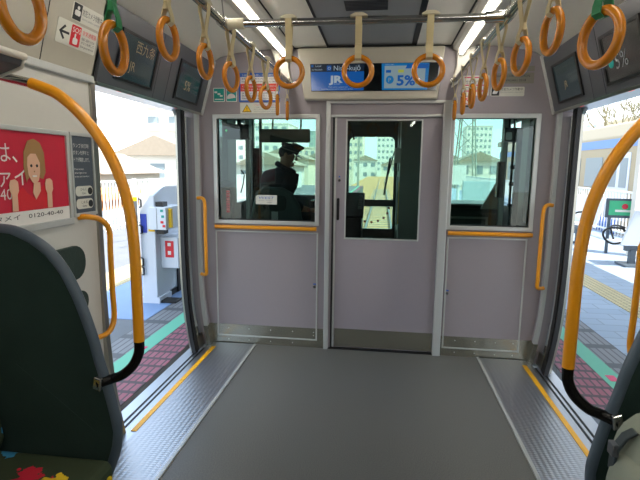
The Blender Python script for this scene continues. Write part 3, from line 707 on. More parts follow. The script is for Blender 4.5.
# end wall stickers, left
for (a, b, lab) in ((-1.19, -1.10, 'teal square notice with white train pictograms, left of the pair'), (-1.088, -1.005, 'teal square notice with pale swirl, right of the pair')):
    sq = empty('teal_notice', (a, 3.61, 1.92), lab + ' above the left cab window', 'sign', 'teal notices above the left cab window')
    MB().prism(FE, rrect(a, b, 1.915, 2.018, .006), 0, .002).build('sheet', 'pubwhite', sq)
    MB().prism(FE, rrect(a+.005, b-.005, 1.92, 2.013, .005), .002, .003).build('field', 'teal', sq)
    if a < -1.1:
        m = MB()
        for x, z in ((a+.02, 1.985), (a+.045, 1.972), (a+.062, 1.958)): m.prism(FE, rrect(x-.010, x+.012, z-.006, z+.007, .003), .003, .004)
        m.fbox(FE, a+.012, b-.012, 1.93, 1.937, .003, .004); m.build('pictogram', 'pubwhite', sq)
    else: MB().prism(FE, [(a+.01, 1.935)] + [(a+.04+.033*math.cos(t), 1.945+.03*math.sin(t)) for t in [PI-PI*i/8 for i in range(9)]], .003, .004).build('pictogram', 'swhite' if 0 else 'pubwhite', sq)
nt_ = empty('blue_notice', (-.83, 3.61, 1.92), 'blue bordered notice with red band and small lettering above left cab window', 'sign')
MB().fbox(FE, -.988, -.672, 1.913, 2.123, 0, .002).build('sheet', 'blue', nt_)
MB().fbox(FE, -.975, -.685, 1.925, 2.095, .002, .003).build('paper', 'pubwhite', nt_)
MB().fbox(FE, -.975, -.685, 1.99, 2.045, .003, .004).build('band', mat('notice_red', '#dc4a35') and 'notice_red', nt_)
for i, (tx, z, c) in enumerate((('お客様へのお願い 非常の場合は', 2.101, 'pubwhite'), ('車両異常時は非常ボタンを押してください', 2.075, 'ink'), ('Emergency door: pull the handle to open', 2.056, 'ink'), ('ドアコックを使用して線路に降りると危険です', 2.02, 'pubwhite'), ('Do not get off onto the track', 2.0, 'pubwhite'), ('非常用ドアコックの取り扱い', 1.97, 'ink'), ('係員の指示に従ってください', 1.952, 'ink'), ('Please follow crew instructions', 1.934, 'ink'))):
    text('lettering', tx, FE, -.965, z, .015, c, nt_, .0045, width=.26)
wn_ = empty('warning_notice', (-.83, 3.61, 1.83), 'white notice with yellow warning triangle under the blue bordered notice', 'sign')
MB().fbox(FE, -.98, -.672, 1.828, 1.906, 0, .002).build('sheet', 'sticker', wn_)
MB().prism(FE, [(-.965, 1.838), (-.89, 1.838), (-.927, 1.896)], .002, .003).build('triangle', 'ink', wn_)
MB().prism(FE, [(-.958, 1.842), (-.897, 1.842), (-.927, 1.89)], .003, .004).build('triangle_fill', 'yellow', wn_)
text('lettering', '!', FE, -.932, 1.846, .04, 'ink', wn_, .005)
text('lettering', 'ドアに手をはさまれないように', FE, -.875, 1.885, .014, 'red', wn_, .003, width=.17)
for i in range(3): text('lettering', ('ご注意ください。開閉時は', 'Please be careful of the door', 'when it opens and closes')[i], FE, -.875, 1.868-.015*i, .012, 'inkgrey', wn_, .003, width=.17)
# end wall, right
rn_ = empty('rules_notice', (.78, 3.61, 1.95), 'red ruled white notice above the right cab window, behind the far rings', 'sign')
MB().fbox(FE, .655, .835, 1.948, 2.085, 0, .002).build('sheet', 'sticker', rn_)
m = MB()
for z in (2.068, 2.015, 1.975): m.fbox(FE, .665, .825, z, z+.008, .002, .003)
m.build('rules', 'pink', rn_)
for i, z in enumerate((2.04, 2.027, 1.997, 1.984)): text('lettering', ('携帯電話の電源を', 'お切りください', 'Please switch off', 'your mobile phone')[i], FE, .675, z, .013, 'ink', rn_, .003, width=.14)
ns = empty('prohibition_notice', (.68, 3.61, 1.86), 'small notice with red prohibition ring below the red ruled notice', 'sign')
MB().prism(FE, rrect(.662, .735, 1.868, 1.94, .006), 0, .002).build('sheet', 'sticker', ns)
MB().fbox(FE, .662, .735, 1.868, 1.882, .002, .003).build('footer', 'ink', ns)
MB().tube([FE.p(.698+.022*math.cos(t), 1.91+.022*math.sin(t), .003) for t in [2*PI*i/20 for i in range(20)]], .003, 6, closed=True).build('prohibition_ring', 'red', ns)
MB().prism(FE, [(.682, 1.922), (.686, 1.926), (.714, 1.898), (.710, 1.894)], .002, .004).build('bar', 'red', ns)
mp = empty('maker_plate', (1.0, 3.61, 2.05), 'brushed metal maker plate dated 2018 above the right cab window', 'plate')
MB().fbox(FE, .848, 1.135, 2.028, 2.10, 0, .003).build('plate', 'plate', mp)
MB().fbox(FE, .848, 1.135, 2.11, 2.145, 0, .003).build('upper_plate', 'plate', mp)
text('lettering', 'OSAKA CORPORATION', FE, .87, 2.072, .022, 'ink', mp, .004, width=.235); text('lettering', 'KAWASAKI 2018', FE, .90, 2.042, .022, 'ink', mp, .004, width=.18)
text('lettering', 'SERIES', FE, .95, 2.12, .018, 'inkgrey', mp, .004)
cn = empty('camera_notice', (.95, 3.61, 1.95), 'white camera notice with dark pictogram under the metal maker plate', 'sign')
MB().prism(FE, rrect(.85, 1.078, 1.942, 2.006, .008), 0, .002).build('sheet', 'sticker', cn)
MB().fbox(FE, .855, .908, 1.946, 2.002, .002, .003).build('pictogram', 'ink', cn); MB().prism(FE, [(.862, 1.958), (.89, 1.958), (.902, 1.98), (.88, 1.99), (.865, 1.975)], .003, .004).build('pictogram_camera', 'pubwhite', cn)
text('lettering', '防犯カメラ作動中', FE, .915, 1.982, .02, 'ink', cn, .003, width=.15); text('lettering', 'Security camera in operation', FE, .915, 1.966, .011, 'inkgrey', cn, .003, width=.15)
# sticker on the left cab window
FG = Frame((0, 3.635, 0), (1, 0, 0), (0, 0, 1))
ws = empty('window_sticker', (-.78, 3.63, 1.14), 'small white sticker with blue letters on the left cab window', 'sticker')
MB().prism(FG, [(-.868, 1.14), (-.70, 1.14), (-.70, 1.212), (-.855, 1.212), (-.868, 1.20)], .0, .002).build('sheet', 'sticker', ws)
text('lettering', 'WEST', FG, -.85, 1.182, .026, 'blue', ws, .003, width=.125, shear=.2); text('lettering', 'JR-WEST   RAILWAY', FG, -.845, 1.166, .010, 'inkgrey', ws, .003, width=.11); text('lettering', '20180401', FG, -.78, 1.15, .010, 'ink', ws, .003)
# ------------------------------------------------------------------ the driver's cab
m = MB(); YF = 5.5
fcab = structure(MB().box(-1.38, 1.38, 3.67, YF+.1, -.06, -.0).build('floor_cab', 'cab'))
FF = Frame((0, YF, 0), (1, 0, 0), (0, 0, 1))
structure(grid_wall(MB(), FF, (-1.45, 1.45), (-.4, 2.42), [(-1.40, -.50, 1.02, 1.98), (-.30, .27, .68, 1.80), (.50, 1.40, 1.0, 1.98)], -.08, 0).build('wall_front', 'cab'))
structure(MB().box(-1.35, 1.35, 3.67, YF, 2.12, 2.2).build('ceiling_cab', 'cabl'))
for s, nm in ((-1, 'left'), (1, 'right')):
    F = Frame((s*1.42, 0, 0), (0, 1, 0), (0, 0, 1))
    structure(grid_wall(MB(), F, (3.66, YF), (0, 2.2), [(3.86, 4.55, .95, 1.88), (4.85, 5.45, 1.05, 1.9)], -.02, .02).build('wall_cab_%s' % nm, 'cab'))
    w = structure(grid_wall(MB(), F, (3.84, 4.57), (.93, 1.90), [(3.87, 4.54, .96, 1.87)], -.03, .03).build('window_%d' % (7 if s < 0 else 8), 'cab', bevel=.004))
    MB().fbox(F, 3.86, 4.55, .95, 1.88, -.004, .004).build('pane', 'windscreen_glass', w)
for k, (a, b, c, d) in enumerate(((-1.40, -.50, 1.02, 1.98), (.50, 1.40, 1.0, 1.98))):
    w = structure(grid_wall(MB(), FF, (a-.03, b+.03), (c-.03, d+.03), [(a+.01, b-.01, c+.01, d-.01)], -.02, .02).build('window_%d' % (3+k), 'black', bevel=.01))
    MB().fbox(FF, a, b, c, d, -.03, -.02).build('pane', 'windscreen_glass', w)
# emergency door with rounded window
ed = structure(MB().prism(FF, [(-.30, .68), (.27, .68), (.27, .74), (-.30, .74)], 0, .03).build('door_4', 'cab'))
m = MB()
hole = rrect(-.272, .232, .705, 1.775, .06, 5); outer = []
N = len(hole)
cx, cz = -.02, 1.24
for i, (a, b) in enumerate(hole):
    outer.append((-.33 if a < cx-.2 else (.30 if a > cx+.2 else a), .64 if b < cz-.4 else (1.86 if b > cz+.4 else b)))
vs_ = []
for n0 in (0, .03):
    vs_ += [FF.p(a, b, n0) for a, b in hole] + [FF.p(a, b, n0) for a, b in outer]
fs = []
for i in range(N):
    j = (i+1) % N
    fs += [(i, j, N+j, N+i), (2*N+i, 3*N+i, 3*N+j, 2*N+j), (i, 2*N+i, 2*N+j, j)]
m.add(vs_, fs); m.build('window_surround', 'cab', ed)
MB().fbox(FF, -.30, .27, .68, 1.80, -.02, -.01).build('pane', 'windscreen_glass', ed)
MB().fbox(FF, -.09, .27, 1.0, 1.075, .03, .05).build('cross_bar', 'cab', ed)
m = MB()
for i in range(9):
    t = PI*1.05+PI*.95*i/8
    a = -.02+.21*math.cos(t+.0)+.0; b = .98+.17*math.sin(t); m.fbox(FF, a-.012, a+.012, b-.012, b+.012, -.008, -.006)
m.build('red_marks', 'red', ed)
MB().tube([(-.32, 5.46, 1.76), (-.29, 5.42, 1.86), (-.24, 5.42, 1.84), (-.22, 5.42, 1.74)], .01, 8).build('cable', 'black', ed)
e = empty('windscreen_wiper', (.20, 5.68, 1.4), 'thin black wiper standing upright outside the front door window', 'wiper')
MB().tube([(.235, 5.60, 1.62), (.18, 5.60, 1.40), (.13, 5.60, 1.16)], .008, 6).build('arm', 'black', e); MB().tube([(.19, 5.61, 1.55), (.13, 5.61, 1.12)], .012, 6).build('blade', 'rubber', e)
# cabinet wall right of the front door
q = empty('cab_cabinet', (.45, 5.1, 0), 'tall grey equipment cabinet right of the front emergency door', 'cabinet')
MB().box(.27, .46, 4.6, 5.4, 0, 2.1).build('body', 'cabl', q, bevel=.005)
MB().box(.262, .27, 4.75, 4.80, 1.2, 1.35).build('handle', 'frame', q)
MB().box(.22, .27, 4.62, 4.68, 1.48, 1.62).build('switch_box', 'frame', q)
MB().box(.262, .27, 4.61, 4.63, .9, 1.3).build('yellow_strip', 'yellow', q)
for i in range(3): MB().box(.262, .27, 4.95, 5.4, .3+.55*i, .8+.55*i).build('door', 'cab', q, bevel=.003)
q = empty('green_locker', (.53, 4.2, 0), 'dark green narrow locker visible through the right part of the door window', 'locker')
MB().box(.46, .56, 4.0, 4.55, 0, 2.1).build('body', 'padgreen', q); MB().box(.452, .46, 4.05, 4.5, .2, .95).build('door', 'cab', q)
# driver's desk
q = empty('driver_desk', (-.7, 5.2, 0), 'dark driver desk with instruments under the left windscreen', 'control desk')
MB().prism(Frame((0, 0, 0), (0, 1, 0), (0, 0, 1)), [(4.98, 0), (5.45, 0), (5.45, 1.12), (5.3, 1.12), (4.98, .92)], -1.28, -.10).build('desk', 'black', q, bevel=.015)
MB().prism(Frame((0, 0, 0), (0, 1, 0), (0, 0, 1)), [(4.93, .93), (5.35, 1.16), (5.4, 1.13), (4.98, .90)], -.36, -.08).build('side_console', 'black', q, bevel=.01)
for i in range(4): MB().box(-.14, -.1, 5.02+.07*i, 5.06+.07*i, 1.0+.035*i, 1.03+.035*i).build('switch', 'inkgrey', q)
MB().tube([(-.62, 5.0, .95), (-.62, 4.95, 1.08), (-.5, 4.93, 1.1)], .014, 8).build('master_lever', 'chrome', q)
q = empty('cab_monitor', (-.9, 5.3, 1.05), 'black monitor housing on the driver desk seen behind the driver', 'monitor')
MB().box(-.56, -.40, 5.15, 5.25, 1.10, 1.78).build('housing', 'black', q, bevel=.01); MB().box(-.56, -.42, 5.14, 5.15, 1.2, 1.7).build('screen', 'scrblack', q)
q = empty('sun_visor', (-.8, 4.9, 1.75), 'wide dark sun visor hanging above the driver on two hooks', 'sun visor')
FV = Frame((0, 4.6, 0), (1, 0, 0), (0, -.15, 1))
MB().prism(FV, rrect(-1.02, -.55, 1.67, 1.79, .012), 0, .02).build('blade', 'black', q, bevel=.004)
for x in (-.90, -.64): MB().tube([(x, 4.34, 1.76), (x+.005, 4.34, 1.80), (x, 4.37, 1.86), (x, 4.4, 1.90)], .008, 8).build('hook', 'cabl' , q)
MB().tube([(-.92, 4.4, 1.885), (-.62, 4.4, 1.885)], .012, 8).build('rod', 'black', q)
for x in (-.90, -.64): MB().box(x-.01, x+.01, 4.39, 4.41, 1.88, 2.12).build('hanger', 'black', q)
q = empty('cab_meter_box', (-1.15, 4.3, 1.6), 'black meter box with small green lamp in upper left of cab window', 'meter box')
MB().box(-1.32, -1.08, 4.2, 4.32, 1.67, 1.80).build('housing', 'black', q, bevel=.006); MB().box(-1.2, -1.17, 4.25, 4.28, 1.80, 2.12).build('hanger', 'black', q); MB().prism(Frame((0, 4.2, 0), (1, 0, 0), (0, 0, 1)), circ(-1.285, 1.745, .008, 10), 0, .003).build('lamp', 'greenled', q)
q = empty('cab_post', (-1.06, 4.2, 0), 'vertical grey partition posts behind the left cab window', 'post')
MB().box(-1.17, -1.135, 4.4, 4.46, 0, 2.12).build('post', 'cabl', q); MB().box(-1.24, -1.17, 4.9, 5.0, 0, 1.62).build('panel', 'black', q); MB().box(-1.17, -1.145, 4.9, 4.93, 0, 2.12).build('post', 'cabl', q); None
q = empty('red_scale_box', (-1.18, 4.1, 1.0), 'dark box with a red striped scale at the lower left of cab window', 'meter')
MB().box(-1.30, -1.20, 4.05, 4.15, 0, 1.30).build('housing', 'black', q, bevel=.01)
m = MB()
for i in range(9): m.box(-1.245, -1.215, 4.046, 4.05, 1.03+.022*i, 1.043+.022*i)
m.build('scale', 'redscr', q)
MB().tube([(-1.13, 4.1, 1.2), (-1.10, 4.08, 1.28), (-1.09, 4.08, 1.36), (-1.12, 4.08, 1.40)], .006, 6).build('cable', 'black', q)
# driver's seat
q = empty('cab_chair', (-.85, 4.35, 0), 'dark driver seat with rounded backrest in front of the driver', 'seat')
MB().prism(Frame((0, 4.38, 0), (1, 0, 0), (0, 0, 1)), [(-1.10, .62), (-.62, .62), (-.61, .9), (-.64, 1.08), (-.72, 1.2), (-.80, 1.24), (-.98, 1.25), (-1.06, 1.19), (-1.10, 1.0)], 0, .07).build('backrest', 'cab', q, bevel=.03, seg=3)
MB().prism(Frame((0, 4.309, 0), (1, 0, 0), (0, 0, 1)), rrect(-.98, -.76, 1.03, 1.17, .04), 0, .006).build('backrest_inset', 'black', q)
MB().box(-1.08, -.64, 4.38, 4.46, .48, .6).build('cushion', 'black', q, bevel=.03); MB().cyl((-.86, 4.42, 0), (-.86, 4.42, .48), .05).build('pedestal', 'cabl', q)
MB().box(-.90, -.84, 4.30, 4.308, .78, 1.02).build('mount', 'frame', q)
# right desk and equipment
q = empty('assistant_desk', (.95, 5.2, 0), 'grey counter under the right windscreen with a framed panel', 'control desk')
MB().prism(Frame((0, 0, 0), (0, 1, 0), (0, 0, 1)), [(4.9, 0), (5.45, 0), (5.45, 1.08), (4.95, 1.03), (4.9, 1.0)], .58, 1.30).build('counter', 'cab', q, bevel=.01)
grid_wall(MB(), Frame((0, 4.9, 0), (1, 0, 0), (0, 0, 1)), (.78, 1.16), (.72, .96), [(.80, 1.14, .74, .94)], 0, .01).build('panel_frame', 'cabl', q)
MB().box(.6, 1.29, 4.88, 5.45, 1.075, 1.09).build('worktop', 'frame', q)
tag(MB().ell((.66, 4.55, 1.02), (.085, .08, .14)).box(.64, .68, 4.53, 4.57, 0, .95).build('cab_headrest', 'black', smooth='auto'), 'black rounded headrest at the lower left of the right cab window', 'headrest')
MB_ = MB()
q = empty('cab_mirror_box', (1.12, 4.5, 1.7), 'black monitor box on an arm at upper right of the right cab window', 'monitor')
MB().box(1.15, 1.28, 4.40, 4.50, 1.67, 1.79).build('housing', 'black', q, bevel=.008); MB().prism(Frame((0, 4.40, 0), (1, 0, 0), (0, 0, 1)), rrect(1.16, 1.21, 1.685, 1.75, .01), 0, .003).build('reflector', 'frame', q)
MB().tube([(1.20, 4.45, 1.79), (1.20, 4.47, 1.9), (1.26, 4.5, 2.12)], .01, 8).build('arm', 'black', q)
q = empty('cab_equipment_rack', (1.16, 4.6, 0), 'dark vertical equipment rack with tubes behind the right cab window', 'equipment rack')
MB().box(1.19, 1.23, 4.6, 4.65, 0, 2.12).build('grey_post', 'cabl', q); MB().box(1.13, 1.19, 4.46, 4.54, 1.18, 1.50).build('handset_box', 'black', q, bevel=.008)
MB().prism(Frame((0, 4.8, 0), (1, 0, 0), (0, 0, 1)), [(1.06, 1.05), (1.27, 1.05), (1.27, 1.42), (1.22, 1.36)], 0, .03).build('gusset', 'cabl', q)
MB().cyl((1.28, 4.6, 0), (1.28, 4.6, 2.12), .012, 8).build('tube', 'chrome', q); MB().box(1.30, 1.34, 4.55, 4.6, 0, 1.8).build('box', 'black', q)
m = MB()
for z in (1.1, 1.3, 1.45): m.cyl((1.26, 4.58, z), (1.31, 4.58, z), .018, 8)
m.build('clamps', 'black', q)
# ------------------------------------------------------------------ driver (person)
dr = empty('person', (-.95, 4.75, 0), 'person in dark railway uniform and peaked cap stooping in the cab', 'person')
def skin(name, V, E, m, parent, root=0, sub=2):
    me = bpy.data.meshes.new(name); off = parent_loc(parent)
    me.from_pydata([tuple(Vector(v[:3])-off) for v in V], E, []); o = bpy.data.objects.new(name, me); COL.objects.link(o); o.parent = parent
    o.modifiers.new('skin', 'SKIN'); s_ = o.modifiers.new('sub', 'SUBSURF'); s_.levels = sub; s_.render_levels = sub
    if not me.skin_vertices: me.skin_vertices.new()
    for i, v in enumerate(V):
        r = v[3] if isinstance(v[3], tuple) else (v[3], v[3])
        me.skin_vertices[0].data[i].radius = r; me.skin_vertices[0].data[i].use_root = (i == root)
    me.materials.append(M[m]); 
    for p in me.polygons: p.use_smooth = True
    o.modifiers['skin'].use_smooth_shade = True
    return o
DX, DY = -.96, 4.78
V = [(-1.00, DY, .86, .13), (-.99, DY, 1.0, .125), (-.965, DY, 1.17, .16), (-.935, DY, 1.31, .15), (-.885, DY, 1.40, .062), (-.865, DY, 1.455, .055),
     (-.845, DY, 1.53, .085), (-.84, DY, 1.575, .082),
     (-1.05, DY+.11, 1.33, .07), (-1.05, DY+.20, 1.13, .055), (-.86, DY+.28, 1.0, .036), (-.80, DY+.30, .985, .028),       # far arm
     (-.82, DY-.12, 1.31, .075), (-.83, DY-.16, 1.10, .058), (-.68, DY-.02, 1.01, .036), (-.62, DY+.03, 1.0, .028),          # near arm
     (-1.0, DY+.10, .80, .085), (-.98, DY+.12, .45, .06), (-1.0, DY+.12, .09, .042), (-.90, DY+.12, .035, .035),
     (-1.0, DY-.10, .80, .085), (-.96, DY-.12, .45, .06), (-.98, DY-.12, .09, .042), (-.88, DY-.12, .035, .035)]
E = [(0, 1), (1, 2), (2, 3), (3, 4), (4, 5), (5, 6), (6, 7), (3, 8), (8, 9), (9, 10), (10, 11), (3, 12), (12, 13), (13, 14), (14, 15), (0, 16), (16, 17), (17, 18), (18, 19), (0, 20), (20, 21), (21, 22), (22, 23)]
body = skin('body', V, E, 'skin', dr)
def grow(idx, V, k): return [tuple(V[i][:3]) + (V[i][3]*k+.008,) for i in idx]
def sub(idx, V, E, k):
    mp_ = {a: b for b, a in enumerate(idx)}
    return grow(idx, V, k), [(mp_[a], mp_[b]) for a, b in E if a in mp_ and b in mp_]
v_, e_ = sub([0, 1, 2, 3, 4, 8, 9, 10, 12, 13, 14], V, E, 1.12); skin('jacket', v_, e_, 'uniform', dr)
v_, e_ = sub([0, 16, 17, 18, 20, 21, 22], V, E, 1.10); skin('trousers', v_, e_, 'uniform', dr)
for y in (DY+.12, DY-.12): MB().ell((-.92, y, .045), (.14, .05, .045)).build('shoe', 'black', dr, smooth=True)
# face details, profile looking towards +x and down
HC = Vector((-.835, DY, 1.545)); RT = Matrix.Rotation(math.radians(18), 3, 'Y')
def hp(x, y, z): return HC + RT @ Vector((x, y, z))
MB().add([hp(.075, -.012, .02), hp(.075, .012, .02), hp(.112, 0, -.018), hp(.078, -.016, -.026), hp(.078, .016, -.026)], [(0, 1, 2), (0, 2, 3), (1, 4, 2), (2, 4, 3), (0, 3, 4, 1)]).build('nose', 'skin', dr, smooth=True)
MB().ell(hp(.055, 0, -.075), (.03, .03, .026)).build('chin', 'skin', dr, smooth=True)
MB().ell(hp(.082, 0, -.048), (.012, .022, .005)).build('mouth', 'red', dr, smooth=True)
for sgn in (-1, 1):
    MB().ell(hp(.078, sgn*.03, .018), (.009, .011, .007)).build('eye', 'black', dr, smooth=True)
    MB().ell(hp(-.01, sgn*.083, -.005), (.018, .008, .028)).build('ear', 'skin', dr, smooth=True)
MB().ell(hp(-.03, 0, .022), (.082, .084, .075)).build('hair', 'hair', dr, smooth=True)
cp = MB(); ringp = []
m = MB(); N = 24
prof = [(.088, .035), (.093, .068), (.118, .098), (.116, .116), (.06, .124), (.0, .126)]
vs_ = []; fs = []
for r, z in prof:
    for j in range(N):
        a = 2*PI*j/N; k = 1.0+.12*math.cos(a) if z > .09 else 1
        vs_.append(hp(r*k*math.cos(a), r*.92*math.sin(a), z+.012*math.cos(a)*(1 if z > .09 else 0)))
for i in range(len(prof)-1):
    for j in range(N): fs.append((i*N+j, i*N+(j+1) % N, (i+1)*N+(j+1) % N, (i+1)*N+j))
m.add(vs_, fs); cap_ = m.build('cap', 'uniform', dr, smooth='auto')
pk = [(.07, -.07), (.10, -.06), (.135, -.035), (.148, 0), (.135, .035), (.10, .06), (.07, .07)]
m = MB(); m.add([hp(a, b, .04-(a-.07)*.35) for a, b in pk]+[hp(a, b, .034-(a-.07)*.35) for a, b in pk], [tuple(range(7)), tuple(range(13, 6, -1))]+[(i, (i+1) % 7, (i+1) % 7+7, i+7) for i in range(7)])
m.build('peak', 'black', cap_)
m = MB()
MB().tube([hp(.094*math.cos(2*PI*j/24), .087*math.sin(2*PI*j/24), .055) for j in range(24)], .005, 6, closed=True).build('band', 'plate', cap_)
MB().tube([HC+Vector((-.03+.085*math.cos(t), .085*math.sin(t), -.125-.045*math.cos(t))) for t in [2*PI*i/20 for i in range(20)]], .026, 8, closed=True).build('collar', 'uniform', dr, smooth=True)
# hands: palm and five fingers each
for hx, hy, hz in ((-.80, DY+.30, .985), (-.62, DY+.03, 1.0)):
    Vh = [(hx, hy, hz, .024), (hx+.05, hy, hz-.005, .026), (hx+.085, hy, hz-.008, .024)]; Eh = [(0, 1), (1, 2)]
    hnd = skin('hand', Vh, Eh, 'skin', dr, sub=1)
    for i, ln_ in enumerate((.062, .072, .068, .052)):
        yy = hy-.027+.018*i
        skin('finger', [(hx+.07, yy, hz-.006, .009), (hx+.09+ln_*.3, yy, hz-.004, .0085), (hx+.09+ln_*.65, yy, hz-.016, .008), (hx+.09+ln_*.85, yy, hz-.034, .007)], [(0, 1), (1, 2), (2, 3)], 'skin', hnd, sub=1)
    skin('thumb', [(hx+.02, hy-.02, hz-.004, .011), (hx+.045, hy-.045, hz-.006, .0095), (hx+.075, hy-.052, hz-.014, .008)], [(0, 1), (1, 2)], 'skin', hnd, sub=1)

# ------------------------------------------------------------------ OUTSIDE
PZ = -.06
M['asphalt'] = mat('platform_asphalt', '#6f7276', .85, noise=.18, nscale=3, bump=.3)
M['bluepave'] = bricks('platform_blue_tiles', '#96a6b8', '#8b9cb0', '#7f8b98', 1.3, 1.3, .010, rough=.55)
M['bluepaint'] = mat('blue_paint', '#7d98bf', .6, noise=.08, nscale=4)
M['tactile'] = bricks('tactile_tiles', '#c9b88a', '#c2b080', '#8f835f', 8, 8, .07, 0, w=.5, h=.5)
M['pinktile'] = bricks('pink_edge_blocks', '#965462', '#8a4858', '#46343a', 10.0, 3.6, .07, .5, w=.5, h=.5)
M['greenline'] = mat('green_line', '#62b396', .6)
M['slots'] = bricks('grey_slot_tiles', '#7f8083', '#77787c', '#505256', 9, 1.2, .06, 0, w=.5, h=.5)
M['conc'] = mat('concrete', '#a9a69d', .9, noise=.1, nscale=2)
M['ballast'] = mat('ballast', '#b58f62', .95, noise=.3, nscale=8, bump=.5)
M['rail'] = mat('rail_steel', '#8d8f92', .3, metal=.8)
M['ground'] = mat('city_ground', '#a39f96', .95, noise=.1, nscale=.3)
M['fencew'] = mat('fence_white', '#e6e8e6', .5)
M['bw'] = mat('facade_white', '#dfdbd2', .8, noise=.04, nscale=1)
M['bc'] = mat('facade_cream', '#dcd3c0', .8, noise=.04, nscale=1)
M['bg_'] = mat('facade_greygreen', '#9fb0a8', .8, noise=.05, nscale=1)
M['bo'] = mat('facade_orange', '#c87f45', .8)
M['broof'] = mat('roof_tiles', '#9a8f80', .8, noise=.1, nscale=4)
M['bwin'] = mat('far_window', '#86949a', .3)
M['machine'] = mat('machine_white', '#d5dae2', .4)
M['leaf'] = mat('tree_twigs', '#7d7a62', .9, noise=.3)

for s, nm in ((-1, 'left'), (1, 'right')):
    p = MB(); x_in = 1.47
    p.box(*sorted((s*x_in, s*9.0)) if s < 0 else (x_in, 5.7), -4, 40 if s < 0 else 40, -1.15, PZ)
    pf = structure(p.build('platform_%s' % nm, 'asphalt' if s < 0 else 'bluepave'))
    MB().box(*sorted((s*1.47, s*1.73)), -4, 40, PZ, PZ+.006).build('edge_blocks', 'pinktile', pf)
    MB().box(*sorted((s*1.73, s*1.87)), -4, 40, PZ, PZ+.007).build('green_line', 'greenline', pf)
    MB().box(*sorted((s*1.87, s*2.12)), -4, 40, PZ, PZ+.006).build('slot_tiles', 'slots', pf)
    ta = (3.1, 3.65) if s < 0 else (2.76, 3.06)
    MB().box(*sorted((s*ta[0], s*ta[1])), -4, 40, PZ, PZ+.008).build('tactile_strip', 'tactile', pf)
    if s < 0: MB().box(-3.1, -2.13, 4.2, 9, PZ, PZ+.005).build('blue_area', 'bluepaint', pf)
    m = MB()
    for y in (3.45, 5.6): m.box(*sorted((s*1.77, s*1.83)), y, y+.10, PZ+.007, PZ+.009)
    m.build('line_mark', 'pink' , pf)
structure(MB().box(-1.47, 1.47, 5.7, 40, -1.2, -1.15).box(-4.5, 9.5, 40, 150, -1.5, -1.15).build('trackbed', 'ballast'))
structure(MB().box(-260, 260, -160, 420, -6.2, -6.0).build('ground', 'ground'))
structure(MB().box(5.7, 12, -10, 60, -1.5, -1.15).build('trackbed_far', 'ballast'))
for x in (-.53, .53): tag(MB().box(x-.035, x+.035, 5.75, 110, -1.135, -1.0).build('track_rail', 'rail'), '%s steel rail running ahead of the train' % ('left' if x < 0 else 'right'), 'rail', 'rails ahead of the train')
m = MB(); y = 6.0
while y < 60: m.box(-.9, .9, y, y+.16, -1.15, -1.135); y += .8
tag(m.build('sleepers', 'conc'), 'grey sleepers under the rails ahead', 'sleepers', kind='stuff')

# unseen roof added to keep sun off the right platform, plus its column
cn = empty('platform_canopy', (4.4, 5, PZ), 'unseen roof added for shade with a steel column on the right platform', 'canopy')
MB().box(1.75, 5.4, -4, 11, 3.2, 3.32).build('roof', 'fencew', cn)
for y in (1.0, 8.9): MB().box(4.60, 4.74, y, y+.14, PZ, 3.2).build('column', 'slate', cn); 
MB().box(4.47, 4.60, 8.9, 9.04, PZ, 3.2).build('column_cover', 'bw', cn)

# platform door cabinet on the left
g = empty('platform_cabinet', (-2.4, 5.2, PZ), 'white platform door cabinet with red label standing on left platform', 'cabinet')
MB().prism(Frame((0, 0, 0), (0, 1, 0), (0, 0, 1)), [(4.75, .0), (6.6, .0), (6.6, 1.25), (5.1, 1.25), (4.75, 1.12)], -2.44, -2.27).build('housing', 'machine', g, bevel=.01)
MB().box(-2.44, -2.27, 5.05, 6.6, PZ, 0.02).build('plinth', 'seam', g)
MB().box(-2.46, -2.25, 4.75, 5.05, PZ, .01).build('foot_panel', 'machine', g)
for y in (4.78, 5.55): MB().box(-2.27, -2.08, y, y+.16, PZ, PZ+.03).build('foot', 'seam', g, bevel=.01)
MB().box(-2.27, -2.255, 5.25, 5.7, PZ+.01, .25).build('opening', 'seam', g)
lb = MB().box(-2.27, -2.07, 4.86, 5.35, .32, .66).build('lower_box', 'machine', g, bevel=.006)
MB().box(-2.215, -2.12, 4.855, 4.86, .44, .62).build('red_label', 'red', lb); MB().box(-2.185, -2.15, 4.852, 4.855, .565, .60).box(-2.185, -2.15, 4.852, 4.855, .47, .51).build('label_print', 'pubwhite', lb)
ub = MB().box(-2.31, -2.12, 4.70, 5.1, .76, 1.0).build('upper_box', 'machine', g, bevel=.008)
MB().box(-2.225, -2.22, 4.697, 4.70, .77, .99).build('box_seam', 'inkgrey', ub)
MB().box(-2.25, -2.17, 4.74, 4.85, 1.0, 1.05).build('lug', 'black', ub); MB().box(-2.25, -2.17, 4.74, 4.85, .71, .76).build('lug', 'black', ub)
m = MB()
for k_, (y, z, c) in enumerate(((-2.18, .95, 'teal'), (-2.17, .89, 'teal'), (-2.18, .83, 'red'), (-2.16, .79, 'red'))): MB().box(y, y+.03, 4.696, 4.70, z, z+.025).build('label', c, ub)
MB().box(-2.12, -2.09, 4.76, 4.80, .78, .98).build('yellow_label', 'yellow', g); MB().box(-2.43, -2.36, 4.742, 4.75, .72, .92).build('blue_label', mat('label_blue', '#3246b0') and 'label_blue', g)
MB().box(-2.34, -2.27, 4.74, 4.748, .735, .76).build('yellow_strip', 'yellow', g)
MB().box(-2.10, -2.06, 5.0, 5.06, .66, .76).build('sensor', 'black', g)
MB().cyl((-2.47, 4.70, .28), (-2.47, 4.70, 1.06), .035, 12).build('bumper_post', mat('bumper_grey', '#5a6066') and 'bumper_grey', g, smooth='auto'); MB().cyl((-2.47, 4.70, 1.06), (-2.47, 4.70, 1.10), .036, 12).build('post_cap', 'yellow', g, smooth='auto')
